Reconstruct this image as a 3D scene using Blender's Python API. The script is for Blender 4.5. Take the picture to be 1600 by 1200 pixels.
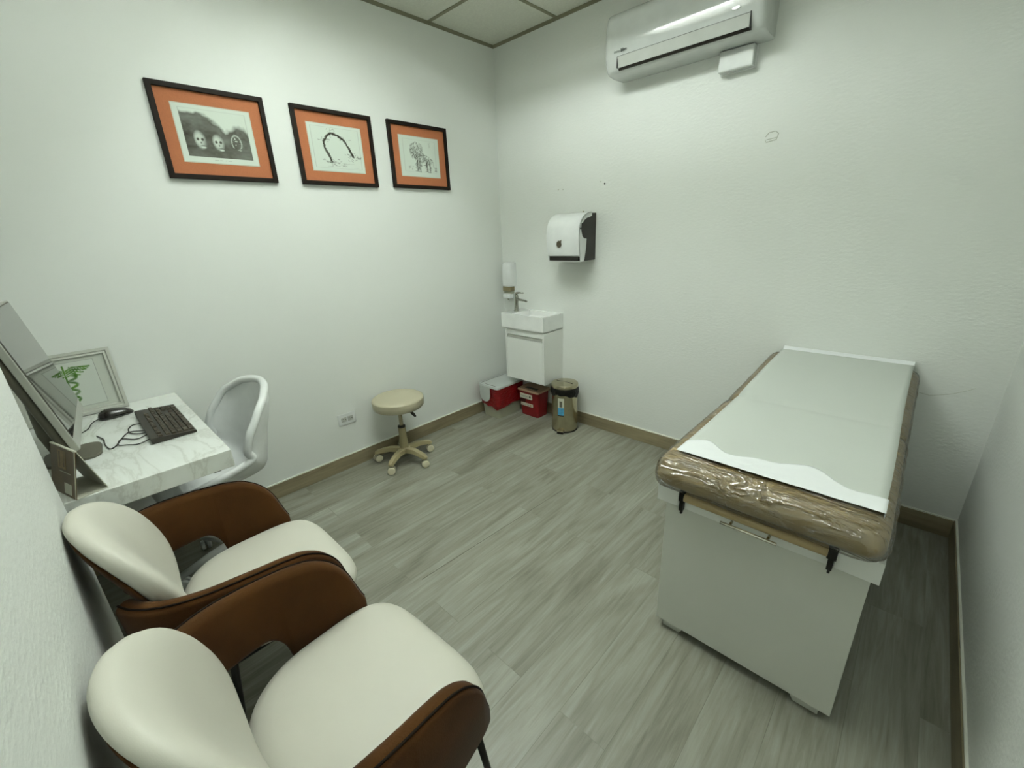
import bpy, bmesh, math, random
import numpy as np
from mathutils import Vector, Matrix, noise
random.seed(7); np.random.seed(7)
S = bpy.context.scene
for o in list(bpy.data.objects): bpy.data.objects.remove(o)
C = S.collection
PI = math.pi

# ------------------------------------------------------------ camera
cam = bpy.data.cameras.new('camera'); co = bpy.data.objects.new('camera', cam); C.objects.link(co)
cam.sensor_fit = 'HORIZONTAL'; cam.sensor_width = 36; cam.lens = 668.05 / 1600 * 36; cam.clip_start = .02
_r = Vector((0.72785967, 0.68458733, -0.03950291)); _u = Vector((-0.20159343, 0.26868647, 0.94189579)); _f = _r.cross(_u) * -1
M3 = Matrix((_r, _u, -_f)).transposed()
co.matrix_world = Matrix.Translation((2.752, -2.792, 1.55)) @ M3.to_4x4()
S.camera = co
S.view_settings.view_transform = 'Standard'; S.view_settings.look = 'None'
S.view_settings.gamma = 1; S.view_settings.use_curve_mapping = False
S.view_settings.exposure = 0.06
W = bpy.data.worlds.new('world'); S.world = W; W.use_nodes = True
W.node_tree.nodes['Background'].inputs[0].default_value = (.8, .85, .8, 1)
W.node_tree.nodes['Background'].inputs[1].default_value = .3
TUBE = (0.93, 1.0, 0.975); TUBE_STRENGTH = 60.0

RH = 2.895; RW = 3.111; NY = -2.941; NX = 1.003; RY = -3.55

# ------------------------------------------------------------ materials
def lin(c):
    return tuple(((x / 255) / 12.92 if x / 255 < .04045 else ((x / 255 + .055) / 1.055) ** 2.4) for x in c)
def mat(name, rgb, rough=.5, metal=0, coat=0, bump=None, spec=None, sheen=0, alpha=1, trans=0, var=None):
    m = bpy.data.materials.new(name); m.use_nodes = True
    nt = m.node_tree; b = nt.nodes['Principled BSDF']
    c = lin(rgb)
    b.inputs['Base Color'].default_value = (*c, 1); b.inputs['Roughness'].default_value = rough
    b.inputs['Metallic'].default_value = metal; b.inputs['Coat Weight'].default_value = coat
    b.inputs['Coat Roughness'].default_value = .08
    if spec is not None: b.inputs['Specular IOR Level'].default_value = spec
    if sheen: b.inputs['Sheen Weight'].default_value = sheen; b.inputs['Sheen Roughness'].default_value = .4
    tc = nt.nodes.new('ShaderNodeTexCoord')
    # every surface gets a faint procedural mottling
    sc, amt = var if var else (14, .04)
    n = nt.nodes.new('ShaderNodeTexNoise'); n.inputs['Scale'].default_value = sc; n.inputs['Detail'].default_value = 4
    nt.links.new(tc.outputs['Object'], n.inputs['Vector'])
    rp = nt.nodes.new('ShaderNodeValToRGB')
    rp.color_ramp.elements[0].position = .3; rp.color_ramp.elements[1].position = .7
    rp.color_ramp.elements[0].color = (*[x * (1 - amt) for x in c], 1)
    rp.color_ramp.elements[1].color = (*[min(1, x * (1 + amt)) for x in c], 1)
    nt.links.new(n.outputs['Fac'], rp.inputs['Fac']); nt.links.new(rp.outputs['Color'], b.inputs['Base Color'])
    if bump:
        bs, st, dist = bump[:3]
        n2 = nt.nodes.new('ShaderNodeTexNoise'); n2.inputs['Scale'].default_value = bs; n2.inputs['Detail'].default_value = 3
        mp = nt.nodes.new('ShaderNodeMapping'); mp.inputs['Scale'].default_value = bump[3] if len(bump) > 3 else (1, 1, 1)
        nt.links.new(tc.outputs['Object'], mp.inputs['Vector']); nt.links.new(mp.outputs['Vector'], n2.inputs['Vector'])
        bp = nt.nodes.new('ShaderNodeBump'); bp.inputs['Strength'].default_value = st; bp.inputs['Distance'].default_value = dist
        nt.links.new(n2.outputs['Fac'], bp.inputs['Height']); nt.links.new(bp.outputs['Normal'], b.inputs['Normal'])
    return m

M = {}
M['wall'] = mat('wall_paint', (230, 233, 227), .55, bump=(46, .45, .004, (1, 1, 1.8)), var=(1.5, .012))
M['wall_smooth'] = mat('smooth_wall_paint', (232, 235, 229), .5, bump=(60, .1, .002), var=(1.2, .01))
M['plaster'] = mat('plaster_scar', (196, 198, 186), .8, var=(60, .08))
M['caulk'] = mat('white_caulk', (226, 228, 216), .5)
M['ceil'] = mat('ceiling_tile', (226, 227, 214), .95, bump=(220, .3, .002), var=(90, .05))
M['tbar'] = mat('ceiling_bar', (140, 138, 112), .6)
M['angle'] = mat('wall_angle', (138, 136, 112), .6)
M['shell_white'] = mat('white_enamel', (228, 230, 226), .35)
M['plastic_white'] = mat('white_plastic', (226, 229, 226), .28, coat=.3)
M['ceramic'] = mat('white_ceramic', (236, 238, 234), .08, coat=.6)
M['laminate'] = mat('white_laminate', (230, 232, 226), .38, var=(4, .01))
M['laminate_grey'] = mat('pale_grey_laminate', (208, 210, 200), .45, var=(4, .015))
M['black'] = mat('black_plastic', (24, 19, 10), .45)
M['black_metal'] = mat('black_metal', (20, 19, 14), .35, metal=.3)
M['steel'] = mat('brushed_steel', (184, 176, 150), .22, metal=1, bump=(300, .08, .001, (1, 1, .05)), var=(40, .05))
M['chrome'] = mat('chrome', (160, 160, 150), .1, metal=1)
M['cream'] = mat('cream_leatherette', (200, 198, 184), .5, bump=(420, .12, .001), var=(6, .015))
M['suede'] = mat('brown_suede', (70, 42, 12), .92, spec=.2, bump=(260, .25, .002), sheen=.08, var=(9, .2))
M['piping'] = mat('dark_brown_piping', (26, 17, 8), .8, spec=.15)
M['tan'] = mat('tan_vinyl', (168, 148, 106), .35, var=(8, .06))
M['seat_beige'] = mat('beige_vinyl', (182, 176, 150), .4, var=(8, .02))
M['beige'] = mat('beige_plastic', (156, 146, 110), .4, var=(10, .03))
M['castor'] = mat('ivory_plastic', (214, 208, 180), .4)
M['red'] = mat('red_plastic', (118, 14, 18), .4, var=(9, .1))
M['redbag'] = mat('red_bag', (126, 16, 20), .3, bump=(26, .8, .012, (1, 1, 2.6)), var=(12, .25))
M['blackbag'] = mat('black_bag', (9, 9, 6), .4, spec=.3, bump=(34, .9, .012))
M['grey_plastic'] = mat('grey_plastic', (160, 161, 140), .45)
M['lidgrey'] = mat('grey_lid', (186, 192, 186), .4)
M['sharps_lid'] = mat('tan_pink_lid', (160, 130, 104), .45)
M['frame_dark'] = mat('dark_wood_frame', (24, 16, 8), .6, spec=.2, var=(40, .25))
M['matboard'] = mat('orange_mat_board', (166, 100, 62), .8, var=(160, .06))
M['frame_silver'] = mat('silver_frame', (196, 198, 188), .35, metal=.25)
M['silver'] = mat('silver_plastic', (172, 174, 164), .4, metal=.2)
M['backgrey'] = mat('dark_grey_plastic', (92, 90, 76), .5)
M['key'] = mat('brown_black_key', (58, 50, 34), .5)
M['keybase'] = mat('keyboard_case', (40, 35, 25), .45)
M['brown_card'] = mat('brown_card', (84, 64, 34), .45, var=(18, .25))
M['card'] = mat('white_card', (190, 190, 172), .6)
M['paper'] = mat('exam_paper', (198, 203, 195), .75, bump=(9, .12, .006, (1, 1, 1)), var=(3, .01))
M['paper_white'] = mat('exam_paper_fold', (236, 239, 238), .75, bump=(40, .3, .003), var=(3, .01))
M['blue'] = mat('blue_label', (70, 146, 184), .4, var=(60, .2))
M['clearwin'] = mat('brown_window', (128, 118, 88), .2)
M['lamp_metal'] = mat('white_lamp_metal', (226, 226, 220), .35)
M['dark_text'] = mat('dark_print', (50, 56, 50), .5)
M['grey_text'] = mat('grey_print', (120, 128, 120), .5)

def glossy_screen():
    m = mat('glossy_screen', (34, 34, 26), .03, spec=.6, coat=.5); m.node_tree.nodes['Principled BSDF'].inputs['Coat Roughness'].default_value = .01
    return m
M['screen'] = glossy_screen()

def wood_mat(name, a, b, axis, gloss=.45, planks=None):
    m = bpy.data.materials.new(name); m.use_nodes = True; nt = m.node_tree; N = nt.nodes; L = nt.links
    bs = N['Principled BSDF']; bs.inputs['Roughness'].default_value = gloss
    tc = N.new('ShaderNodeTexCoord')
    mp = N.new('ShaderNodeMapping'); L.new(tc.outputs['Object'], mp.inputs['Vector'])
    if axis == 'y': mp.inputs['Rotation'].default_value = (0, 0, PI / 2)
    mix = N.new('ShaderNodeVectorMath'); mix.operation = 'ADD'; L.new(mp.outputs['Vector'], mix.inputs[0])
    col_var = None
    if planks:
        br = N.new('ShaderNodeTexBrick'); L.new(mp.outputs['Vector'], br.inputs['Vector'])
        br.offset = .37; br.offset_frequency = 2; br.squash = 1
        br.inputs['Scale'].default_value = 1; br.inputs['Brick Width'].default_value = 1.22; br.inputs['Row Height'].default_value = .178
        br.inputs['Mortar Size'].default_value = .0012; br.inputs['Mortar Smooth'].default_value = .2
        br.inputs['Color1'].default_value = (0, 0, 0, 1); br.inputs['Color2'].default_value = (1, 1, 1, 1); br.inputs['Mortar'].default_value = (.5, .5, .5, 1)
        sc = N.new('ShaderNodeVectorMath'); sc.operation = 'SCALE'; sc.inputs['Scale'].default_value = 7.3
        L.new(br.outputs['Color'], sc.inputs[0]); L.new(sc.outputs[0], mix.inputs[1]); col_var = br
    st = N.new('ShaderNodeMapping'); st.inputs['Scale'].default_value = (2.6, 40, 40); L.new(mix.outputs[0], st.inputs['Vector'])
    n = N.new('ShaderNodeTexNoise'); n.inputs['Scale'].default_value = 1; n.inputs['Detail'].default_value = 8; n.inputs['Roughness'].default_value = .68; n.inputs['Distortion'].default_value = .9
    L.new(st.outputs['Vector'], n.inputs['Vector'])
    st2 = N.new('ShaderNodeMapping'); st2.inputs['Scale'].default_value = (1.1, 6, 6); L.new(mix.outputs[0], st2.inputs['Vector'])
    n2 = N.new('ShaderNodeTexNoise'); n2.inputs['Scale'].default_value = 1; n2.inputs['Detail'].default_value = 4; n2.inputs['Distortion'].default_value = 1.6
    L.new(st2.outputs['Vector'], n2.inputs['Vector'])
    ad = N.new('ShaderNodeMath'); ad.operation = 'MULTIPLY_ADD'; L.new(n2.outputs['Fac'], ad.inputs[0]); ad.inputs[1].default_value = .55; 
    ml = N.new('ShaderNodeMath'); ml.operation = 'MULTIPLY'; L.new(n.outputs['Fac'], ml.inputs[0]); ml.inputs[1].default_value = .62
    L.new(ml.outputs[0], ad.inputs[2])
    last = ad
    if col_var:
        a2 = N.new('ShaderNodeMath'); a2.operation = 'MULTIPLY_ADD'; L.new(col_var.outputs['Color'], a2.inputs[0]); a2.inputs[1].default_value = .10; L.new(ad.outputs[0], a2.inputs[2])
        a3 = N.new('ShaderNodeMath'); a3.operation = 'SUBTRACT'; L.new(a2.outputs[0], a3.inputs[0]); a3.inputs[1].default_value = .05; last = a3
    rp = N.new('ShaderNodeValToRGB'); L.new(last.outputs[0], rp.inputs['Fac'])
    rp.color_ramp.elements[0].position = .34; rp.color_ramp.elements[1].position = .80
    rp.color_ramp.elements[0].color = (*lin(a), 1); rp.color_ramp.elements[1].color = (*lin(b), 1)
    out = rp.outputs['Color']
    if col_var:
        mx = N.new('ShaderNodeMix'); mx.data_type = 'RGBA'; mx.blend_type = 'MULTIPLY'
        mm = N.new('ShaderNodeMath'); mm.operation = 'MULTIPLY'; mm.inputs[1].default_value = .22; L.new(col_var.outputs['Fac'], mm.inputs[0])
        L.new(mm.outputs[0], mx.inputs['Factor']); L.new(out, mx.inputs['A']); mx.inputs['B'].default_value = (.25, .22, .15, 1)
        out = mx.outputs['Result']
    L.new(out, bs.inputs['Base Color'])
    bp = N.new('ShaderNodeBump'); bp.inputs['Strength'].default_value = .12; bp.inputs['Distance'].default_value = .002
    L.new(n.outputs['Fac'], bp.inputs['Height']); L.new(bp.outputs['Normal'], bs.inputs['Normal'])
    return m
M['floor'] = wood_mat('grey_oak_vinyl', (98, 95, 78), (158, 159, 146), 'y', .42, planks=True)
M['base_y'] = wood_mat('baseboard_wood_y', (106, 95, 70), (152, 141, 112), 'y', .4)
M['base_x'] = wood_mat('baseboard_wood_x', (106, 95, 70), (152, 141, 112), 'x', .4)

def marble():
    m = mat('white_marble', (222, 226, 220), .18, coat=.3); nt = m.node_tree; N = nt.nodes; L = nt.links
    b = N['Principled BSDF']; tc = N.new('ShaderNodeTexCoord')
    mp = N.new('ShaderNodeMapping'); mp.inputs['Rotation'].default_value = (0, 0, .5); mp.inputs['Scale'].default_value = (1.2, 3.4, 1.2)
    L.new(tc.outputs['Object'], mp.inputs['Vector'])
    n = N.new('ShaderNodeTexNoise'); n.inputs['Scale'].default_value = 1.9; n.inputs['Detail'].default_value = 9; n.inputs['Distortion'].default_value = .5; n.inputs['Roughness'].default_value = .6
    L.new(mp.outputs['Vector'], n.inputs['Vector'])
    r = N.new('ShaderNodeValToRGB'); e = r.color_ramp.elements
    e[0].position = .40; e[0].color = (*lin((224, 228, 222)), 1); e[1].position = .60; e[1].color = (*lin((224, 228, 222)), 1)
    k = e.new(.50); k.color = (*lin((202, 205, 197)), 1); k = e.new(.475); k.color = (*lin((219, 223, 216)), 1); k = e.new(.525); k.color = (*lin((219, 223, 216)), 1)
    L.new(n.outputs['Fac'], r.inputs['Fac']); L.new(r.outputs['Color'], b.inputs['Base Color'])
    return m
M['marble'] = marble()

def plastic_film():
    m = bpy.data.materials.new('clear_plastic_film'); m.use_nodes = True; nt = m.node_tree; N = nt.nodes; L = nt.links
    N.remove(N['Principled BSDF']); out = N['Material Output']
    tr = N.new('ShaderNodeBsdfTransparent'); tr.inputs[0].default_value = (.985, .985, .97, 1)
    gl = N.new('ShaderNodeBsdfGlossy'); gl.inputs['Roughness'].default_value = .1
    tc = N.new('ShaderNodeTexCoord'); mp = N.new('ShaderNodeMapping'); mp.inputs['Rotation'].default_value = (.3, .5, .75); mp.inputs['Scale'].default_value = (3.2, 11, 6)
    L.new(tc.outputs['Object'], mp.inputs['Vector'])
    n = N.new('ShaderNodeTexNoise'); n.inputs['Scale'].default_value = 2.0; n.inputs['Detail'].default_value = 2.5; n.inputs['Distortion'].default_value = 1.2
    n.inputs['Roughness'].default_value = .5
    L.new(mp.outputs['Vector'], n.inputs['Vector'])
    sb = N.new('ShaderNodeMath'); sb.operation = 'SUBTRACT'; L.new(n.outputs['Fac'], sb.inputs[0]); sb.inputs[1].default_value = .5
    ab = N.new('ShaderNodeMath'); ab.operation = 'ABSOLUTE'; L.new(sb.outputs[0], ab.inputs[0])
    pw = N.new('ShaderNodeMath'); pw.operation = 'POWER'; L.new(ab.outputs[0], pw.inputs[0]); pw.inputs[1].default_value = .6
    bp = N.new('ShaderNodeBump'); bp.inputs['Strength'].default_value = 1; bp.inputs['Distance'].default_value = .022; bp.invert = True
    L.new(pw.outputs[0], bp.inputs['Height']); L.new(bp.outputs['Normal'], gl.inputs['Normal'])
    fr = N.new('ShaderNodeFresnel'); fr.inputs['IOR'].default_value = 1.7; L.new(bp.outputs['Normal'], fr.inputs['Normal'])
    ad = N.new('ShaderNodeMath'); ad.operation = 'MULTIPLY_ADD'; L.new(fr.outputs[0], ad.inputs[0]); ad.inputs[1].default_value = .7; ad.inputs[2].default_value = .09; ad.use_clamp = True
    mx = N.new('ShaderNodeMixShader'); L.new(ad.outputs[0], mx.inputs[0]); L.new(tr.outputs[0], mx.inputs[1]); L.new(gl.outputs[0], mx.inputs[2])
    L.new(mx.outputs[0], out.inputs['Surface'])
    return m
M['film'] = plastic_film(); M['socket_grey'] = mat('socket_plastic', (188, 190, 182), .4)

def emis(name, col, s):
    m = bpy.data.materials.new(name); m.use_nodes = True; nt = m.node_tree
    b = nt.nodes['Principled BSDF']; b.inputs['Base Color'].default_value = (*col, 1)
    b.inputs['Emission Color'].default_value = (*col, 1); b.inputs['Emission Strength'].default_value = s
    return m
M['tube'] = emis('lit_tube', TUBE, TUBE_STRENGTH); M['tube_dim'] = emis('lit_tube_dimmed', TUBE, TUBE_STRENGTH * .24)  # dim tubes: strength lowered only to balance light on the walls

def vcol_mat(name, rough=.5):
    m = bpy.data.materials.new(name); m.use_nodes = True; nt = m.node_tree; b = nt.nodes['Principled BSDF']
    a = nt.nodes.new('ShaderNodeVertexColor'); a.layer_name = 'Col'; nt.links.new(a.outputs['Color'], b.inputs['Base Color'])
    b.inputs['Roughness'].default_value = rough; b.inputs['Specular IOR Level'].default_value = .15
    return m
M['print'] = vcol_mat('printed_paper', .5)

# ------------------------------------------------------------ mesh helpers
def link(name, bm, m, parent=None, smooth=False, bevel=0, seg=2, auto=None):
    me = bpy.data.meshes.new(name); bmesh.ops.recalc_face_normals(bm, faces=bm.faces); bm.to_mesh(me); bm.free()
    o = bpy.data.objects.new(name, me); C.objects.link(o)
    me.materials.append(m if not isinstance(m, str) else M[m])
    if smooth:
        for p in me.polygons: p.use_smooth = True
    if bevel:
        b = o.modifiers.new('b', 'BEVEL'); b.width = bevel; b.segments = seg; b.limit_method = 'ANGLE'; b.angle_limit = .6
        for p in me.polygons: p.use_smooth = True
        b.harden_normals = True
    if parent is not None: o.parent = parent
    return o
def box(bm, x0, x1, y0, y1, z0, z1):
    v = [bm.verts.new(p) for p in ((x0, y0, z0), (x1, y0, z0), (x1, y1, z0), (x0, y1, z0), (x0, y0, z1), (x1, y0, z1), (x1, y1, z1), (x0, y1, z1))]
    for f in ((0, 3, 2, 1), (4, 5, 6, 7), (0, 1, 5, 4), (1, 2, 6, 5), (2, 3, 7, 6), (3, 0, 4, 7)): bm.faces.new([v[i] for i in f])
    return v
def bx(name, d, m, parent=None, bevel=0, seg=2):
    bm = bmesh.new(); box(bm, *d); return link(name, bm, m, parent, bevel=bevel, seg=seg)
def bxs(name, ds, m, parent=None, bevel=0):
    bm = bmesh.new()
    for d in ds: box(bm, *d)
    return link(name, bm, m, parent, bevel=bevel)
def tube(bm, pts, r, n=10, cap=True):
    pts = [Vector(p) for p in pts]; rs = r if isinstance(r, (list, tuple)) else [r] * len(pts); rings = []
    t0 = (pts[1] - pts[0]).normalized(); a = Vector((0, 0, 1)) if abs(t0.z) < .9 else Vector((1, 0, 0)); nrm = t0.cross(a).normalized()
    for i, p in enumerate(pts):
        t = (pts[min(i + 1, len(pts) - 1)] - pts[max(i - 1, 0)]).normalized()
        nrm = (nrm - t * nrm.dot(t)).normalized(); b = t.cross(nrm)
        rings.append([bm.verts.new(p + (nrm * math.cos(k * 2 * PI / n) + b * math.sin(k * 2 * PI / n)) * rs[i]) for k in range(n)])
    for i in range(len(rings) - 1):
        for k in range(n): bm.faces.new((rings[i][k], rings[i][(k + 1) % n], rings[i + 1][(k + 1) % n], rings[i + 1][k]))
    if cap: bm.faces.new(rings[0][::-1]); bm.faces.new(rings[-1])
def tb(name, pts, r, m, parent=None, n=10):
    bm = bmesh.new(); tube(bm, pts, r, n); return link(name, bm, m, parent, smooth=True)
def lathe(bm, prof, c=(0, 0, 0), n=40, axis='z'):
    rings = []
    for r, h in prof:
        ring = []
        for k in range(n):
            a = 2 * PI * k / n; u, v = r * math.cos(a), r * math.sin(a)
            p = (u, v, h) if axis == 'z' else ((h, u, v) if axis == 'x' else (u, h, v))
            ring.append(bm.verts.new((p[0] + c[0], p[1] + c[1], p[2] + c[2])))
        rings.append(ring)
    for i in range(len(rings) - 1):
        for k in range(n): bm.faces.new((rings[i][k], rings[i][(k + 1) % n], rings[i + 1][(k + 1) % n], rings[i + 1][k]))
    bm.faces.new(rings[0][::-1]); bm.faces.new(rings[-1])
def lt(name, prof, m, parent=None, c=(0, 0, 0), n=40, axis='z', bevel=0):
    bm = bmesh.new(); lathe(bm, prof, c, n, axis); o = link(name, bm, m, parent, bevel=bevel)
    if not bevel: shade_auto(o)
    return o
def shade_auto(o, ang=.7):
    me = o.data; bm = bmesh.new(); bm.from_mesh(me)
    for f in bm.faces: f.smooth = True
    for e in bm.edges:
        if len(e.link_faces) == 2 and e.calc_face_angle() > ang: e.smooth = False
    bm.to_mesh(me); bm.free()
def prism(bm, poly, a0, a1, axis):
    """poly in the two other axes; extruded along axis (x: poly=(y,z); y: (x,z); z: (x,y))"""
    def P(p, a): return {'x': (a, p[0], p[1]), 'y': (p[0], a, p[1]), 'z': (p[0], p[1], a)}[axis]
    A = [bm.verts.new(P(p, a0)) for p in poly]; B = [bm.verts.new(P(p, a1)) for p in poly]; n = len(poly)
    bm.faces.new(A); bm.faces.new(B[::-1])
    for i in range(n): bm.faces.new((A[i], A[(i + 1) % n], B[(i + 1) % n], B[i]))
def pr(name, poly, a0, a1, axis, m, parent=None, bevel=0, seg=2):
    bm = bmesh.new(); prism(bm, poly, a0, a1, axis); return link(name, bm, m, parent, bevel=bevel, seg=seg)
def empty(name, loc, label, cat, group=None, rz=0):
    o = bpy.data.objects.new(name, None); C.objects.link(o); o.location = loc; o.rotation_euler = (0, 0, rz); o.empty_display_size = .05
    tag(o, label, cat, group); return o
def tag(o, label, cat, group=None):
    o['label'] = label; o['category'] = cat
    if group: o['group'] = group
    return o
def struct(o): o['kind'] = 'structure'; return o
def catmull(pts, n):
    pts = [Vector(p) for p in pts]; out = []
    P = [pts[0] * 2 - pts[1]] + pts + [pts[-1] * 2 - pts[-2]]
    for i in range(1, len(P) - 2):
        for k in range(n):
            t = k / n; a, b, c, d = P[i - 1:i + 3]
            out.append(.5 * ((2 * b) + (c - a) * t + (2 * a - 5 * b + 4 * c - d) * t * t + (3 * b - a - 3 * c + d) * t ** 3))
    out.append(pts[-1]); return out
def interp(x, tab):
    xs, ys = zip(*sorted(tab)); return float(np.interp(x, xs, ys))
def se(theta, a, bt, bb, nt, nb):
    """super-ellipse outline, different top and bottom halves"""
    c, s = math.cos(theta), math.sin(theta); n = nt if s >= 0 else nb; b = bt if s >= 0 else bb
    return (a * math.copysign(abs(c) ** (2 / n), c), b * math.copysign(abs(s) ** (2 / n), s))
def polar(bm, outline, prof, fn, N=72):
    """closed pillow: prof = (scale, t) from front centre to back centre, fn(p,q,t,scale)->xyz"""
    rings = []
    for s, t in prof:
        if s == 0: rings.append([bm.verts.new(fn(0, 0, t, 0))]); continue
        ring = []
        for k in range(N):
            p, q = outline(2 * PI * k / N); ring.append(bm.verts.new(fn(p * s, q * s, t, s)))
        rings.append(ring)
    for A, B in zip(rings, rings[1:]):
        for k in range(N):
            k2 = (k + 1) % N
            if len(A) == 1: bm.faces.new((A[0], B[k], B[k2]))
            elif len(B) == 1: bm.faces.new((A[k], B[0], A[k2]))
            else: bm.faces.new((A[k], B[k], B[k2], A[k2]))
def text(name, body, size, m, parent, mat4, extrude=.0004, bold=False, shear=0):
    cu = bpy.data.curves.new(name, 'FONT'); cu.body = body; cu.size = size; cu.extrude = extrude; cu.shear = shear
    if bold: cu.offset = size * .03
    o = bpy.data.objects.new(name, cu); me = bpy.data.meshes.new_from_object(o); bpy.data.objects.remove(o)
    me.transform(mat4); me.materials.append(M[m]); ob = bpy.data.objects.new(name, me); C.objects.link(ob)
    if parent is not None: ob.parent = parent
    return ob

# ------------------------------------------------------------ room shell
struct(bx('floor', (-.1, RW + .1, RY - .1, .1, -.1, 0), 'floor'))
struct(bx('wall_left', (-.12, 0, RY - .12, .12, 0, RH + .15), 'wall_smooth'))
wall_back = struct(bx('wall_back', (0, RW, 0, .12, 0, RH + .15), 'wall'))
struct(bx('wall_right', (RW, RW + .12, RY, .12, 0, RH + .15), 'wall'))
struct(bx('wall_near', (NX, RW, RY, NY, 0, RH + .15), 'wall', bevel=.006))
struct(bx('wall_alcove', (0, NX, RY - .12, RY, 0, RH + .15), 'wall_smooth'))
# ceiling tiles in a 0.6 m grid, with openings for the light fittings
FIT = [(1, 2), (1, 3), (3, 3)]   # (column, row): 1.2 m long fittings along x
cells = set()
for cx, cy in FIT: cells |= {(cx, cy), (cx + 1, cy)}
bm = bmesh.new()
for i in range(6):
    for j in range(6):
        if (i, j) in cells: continue
        x0, x1 = i * .6, min((i + 1) * .6, RW); y1, y0 = -j * .6, max(-(j + 1) * .6, RY)
        if x1 > x0 and y1 > y0: box(bm, x0, x1, y0, y1, RH, RH + .015)
struct(link('ceiling', bm, 'ceil'))
bm = bmesh.new()
for i in range(1, 6):
    x = i * .6
    segs = [(0, RY)]
    for cx, cy in FIT:
        if i == cx + 1:
            segs = [(a, b) for s in segs for a, b in ((s[0], -cy * .6), (-(cy + 1) * .6, s[1])) if a > b]
    for a, b in segs: box(bm, x - .012, x + .012, b, a, RH - .004, RH + .004)
for j in range(1, 6): box(bm, 0, RW, -j * .6 - .012, -j * .6 + .012, RH - .0045, RH + .0035)
struct(link('trim_1', bm, 'tbar'))
def trim(n, d, m): struct(bx('trim_%d' % n, d, m))
trim(2, (0, .004, RY, 0, RH - .022, RH), 'angle'); trim(3, (0, RW, -.004, 0, RH - .022, RH), 'angle')
trim(4, (RW - .004, RW, NY, 0, RH - .022, RH), 'angle'); trim(5, (NX, RW, NY, NY + .004, RH - .022, RH), 'angle')
BH = .1; BT = .012
def baseboard(side, d, m, cd):
    o = struct(bx('baseboard_' + side, d, m, bevel=.002)); c = bx('caulk_bead', cd, 'caulk', o)
bm = bmesh.new(); tube(bm, [(1.283, -1.95, -.0006), (1.30, -1.65, -.0006), (1.345, -.91, -.0012)], .0016, 6)
link('floor_seam', bm, mat('floor_seam_dirt', (60, 54, 38), .8), bpy.data.objects['floor'])
baseboard('left', (0, BT, RY, 0, 0, BH), 'base_y', (0, BT * .6, RY, 0, BH, BH + .006))
baseboard('back', (BT, RW - BT, -BT, 0, 0, BH), 'base_x', (BT, RW - BT, -BT * .6, 0, BH, BH + .006))
baseboard('right', (RW - BT, RW, NY, 0, 0, BH), 'base_y', (RW - BT * .6, RW, NY, 0, BH, BH + .006))
baseboard('near', (NX, RW - BT, NY, NY + BT, 0, BH), 'base_x', (NX, RW - BT, NY, NY + BT * .6, BH, BH + .006))

# plaster marks on the back wall
bm = bmesh.new()
tube(bm, [(1.985, -.001, 1.972), (2.0, -.001, 1.99), (2.03, -.001, 1.992), (2.045, -.001, 1.98), (2.038, -.001, 1.952), (1.992, -.001, 1.945), (1.985, -.001, 1.958)], .0022, 6)
tube(bm, [(1.992, -.001, 1.957), (2.038, -.001, 1.962)], .0018, 6)
link('plaster_patch', bm, 'plaster', wall_back, smooth=True)
bm = bmesh.new()
tube(bm, [(2.84, 0, .728), (2.88, 0, .722), (2.92, 0, .735), (2.955, 0, .748), (3.0, 0, .775), (3.02, 0, .79)], .0014, 5)
link('plaster_crack', bm, 'plaster', wall_back, smooth=True)
for (x, z, r, m, lab) in ((1.016, 1.841, .006, 'black', 'dark screw hole in the back wall between the towel dispenser and the air conditioner'),
                          (.62, 1.838, .005, 'plaster', 'left one of two faint filled screw holes high above the soap dispenser'),
                          (.662, 1.836, .005, 'plaster', 'right one of two faint filled screw holes high above the soap dispenser'),
                          (.985, 1.857, .005, 'plaster', 'faint filled hole just left of the dark screw hole on the back wall'),
                          (.845, 1.672, .006, 'steel', 'small screw head in the wall right above the paper towel dispenser')):
    tag(lt('wall_screw', [(r * .9, -.003), (r, -.002), (r, 0)], m, c=(x, 0, z), n=12, axis='y'), lab, 'screw')

# ------------------------------------------------------------ ceiling light fittings (just outside the frame; the last is an added fill)
def troffer(cx, cy, label, m='tube'):
    x0, x1, y1, y0 = cx * .6, cx * .6 + 1.2, -cy * .6, -(cy + 1) * .6
    t = empty('ceiling_light', ((x0 + x1) / 2, (y0 + y1) / 2, RH), label, 'light', 'recessed fluorescent ceiling fittings')
    a, b = .6, .3
    bm = bmesh.new()
    box(bm, -a, a, -b, b, .125, .13)
    box(bm, -a, a, -b, -b + .02, -.004, .125); box(bm, -a, a, b - .02, b, -.004, .125)
    box(bm, -a, -a + .02, -b + .02, b - .02, -.004, .125); box(bm, a - .02, a, -b + .02, b - .02, -.004, .125)
    link('housing', bm, 'lamp_metal', t)
    bxs('cutoff_louvre', [(-a + .02, a - .02, y - .0015, y + .0015, .0, .03) for y in (-.095, .095)] + [(x - .0015, x + .0015, -b + .02, b - .02, .0, .03) for x in np.arange(-.45, .5, .15)], 'lamp_metal', t)  # unseen blades added to hold light off the upper walls
    for y in (-.19, 0, .19):
        tb('lamp_tube', [(-a + .03, y, .095), (a - .03, y, .095)], .016, m, t, 10)
    return t
troffer(1, 2, 'recessed three-tube ceiling light above the middle of the room floor')

troffer(1, 3, 'recessed three-tube ceiling light nearer the armchairs and desk', 'tube_dim')
troffer(3, 3, 'added unseen three-tube fill light over the foot of the exam table', 'tube_dim')  # added fill to brighten the right wall near the camera

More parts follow.
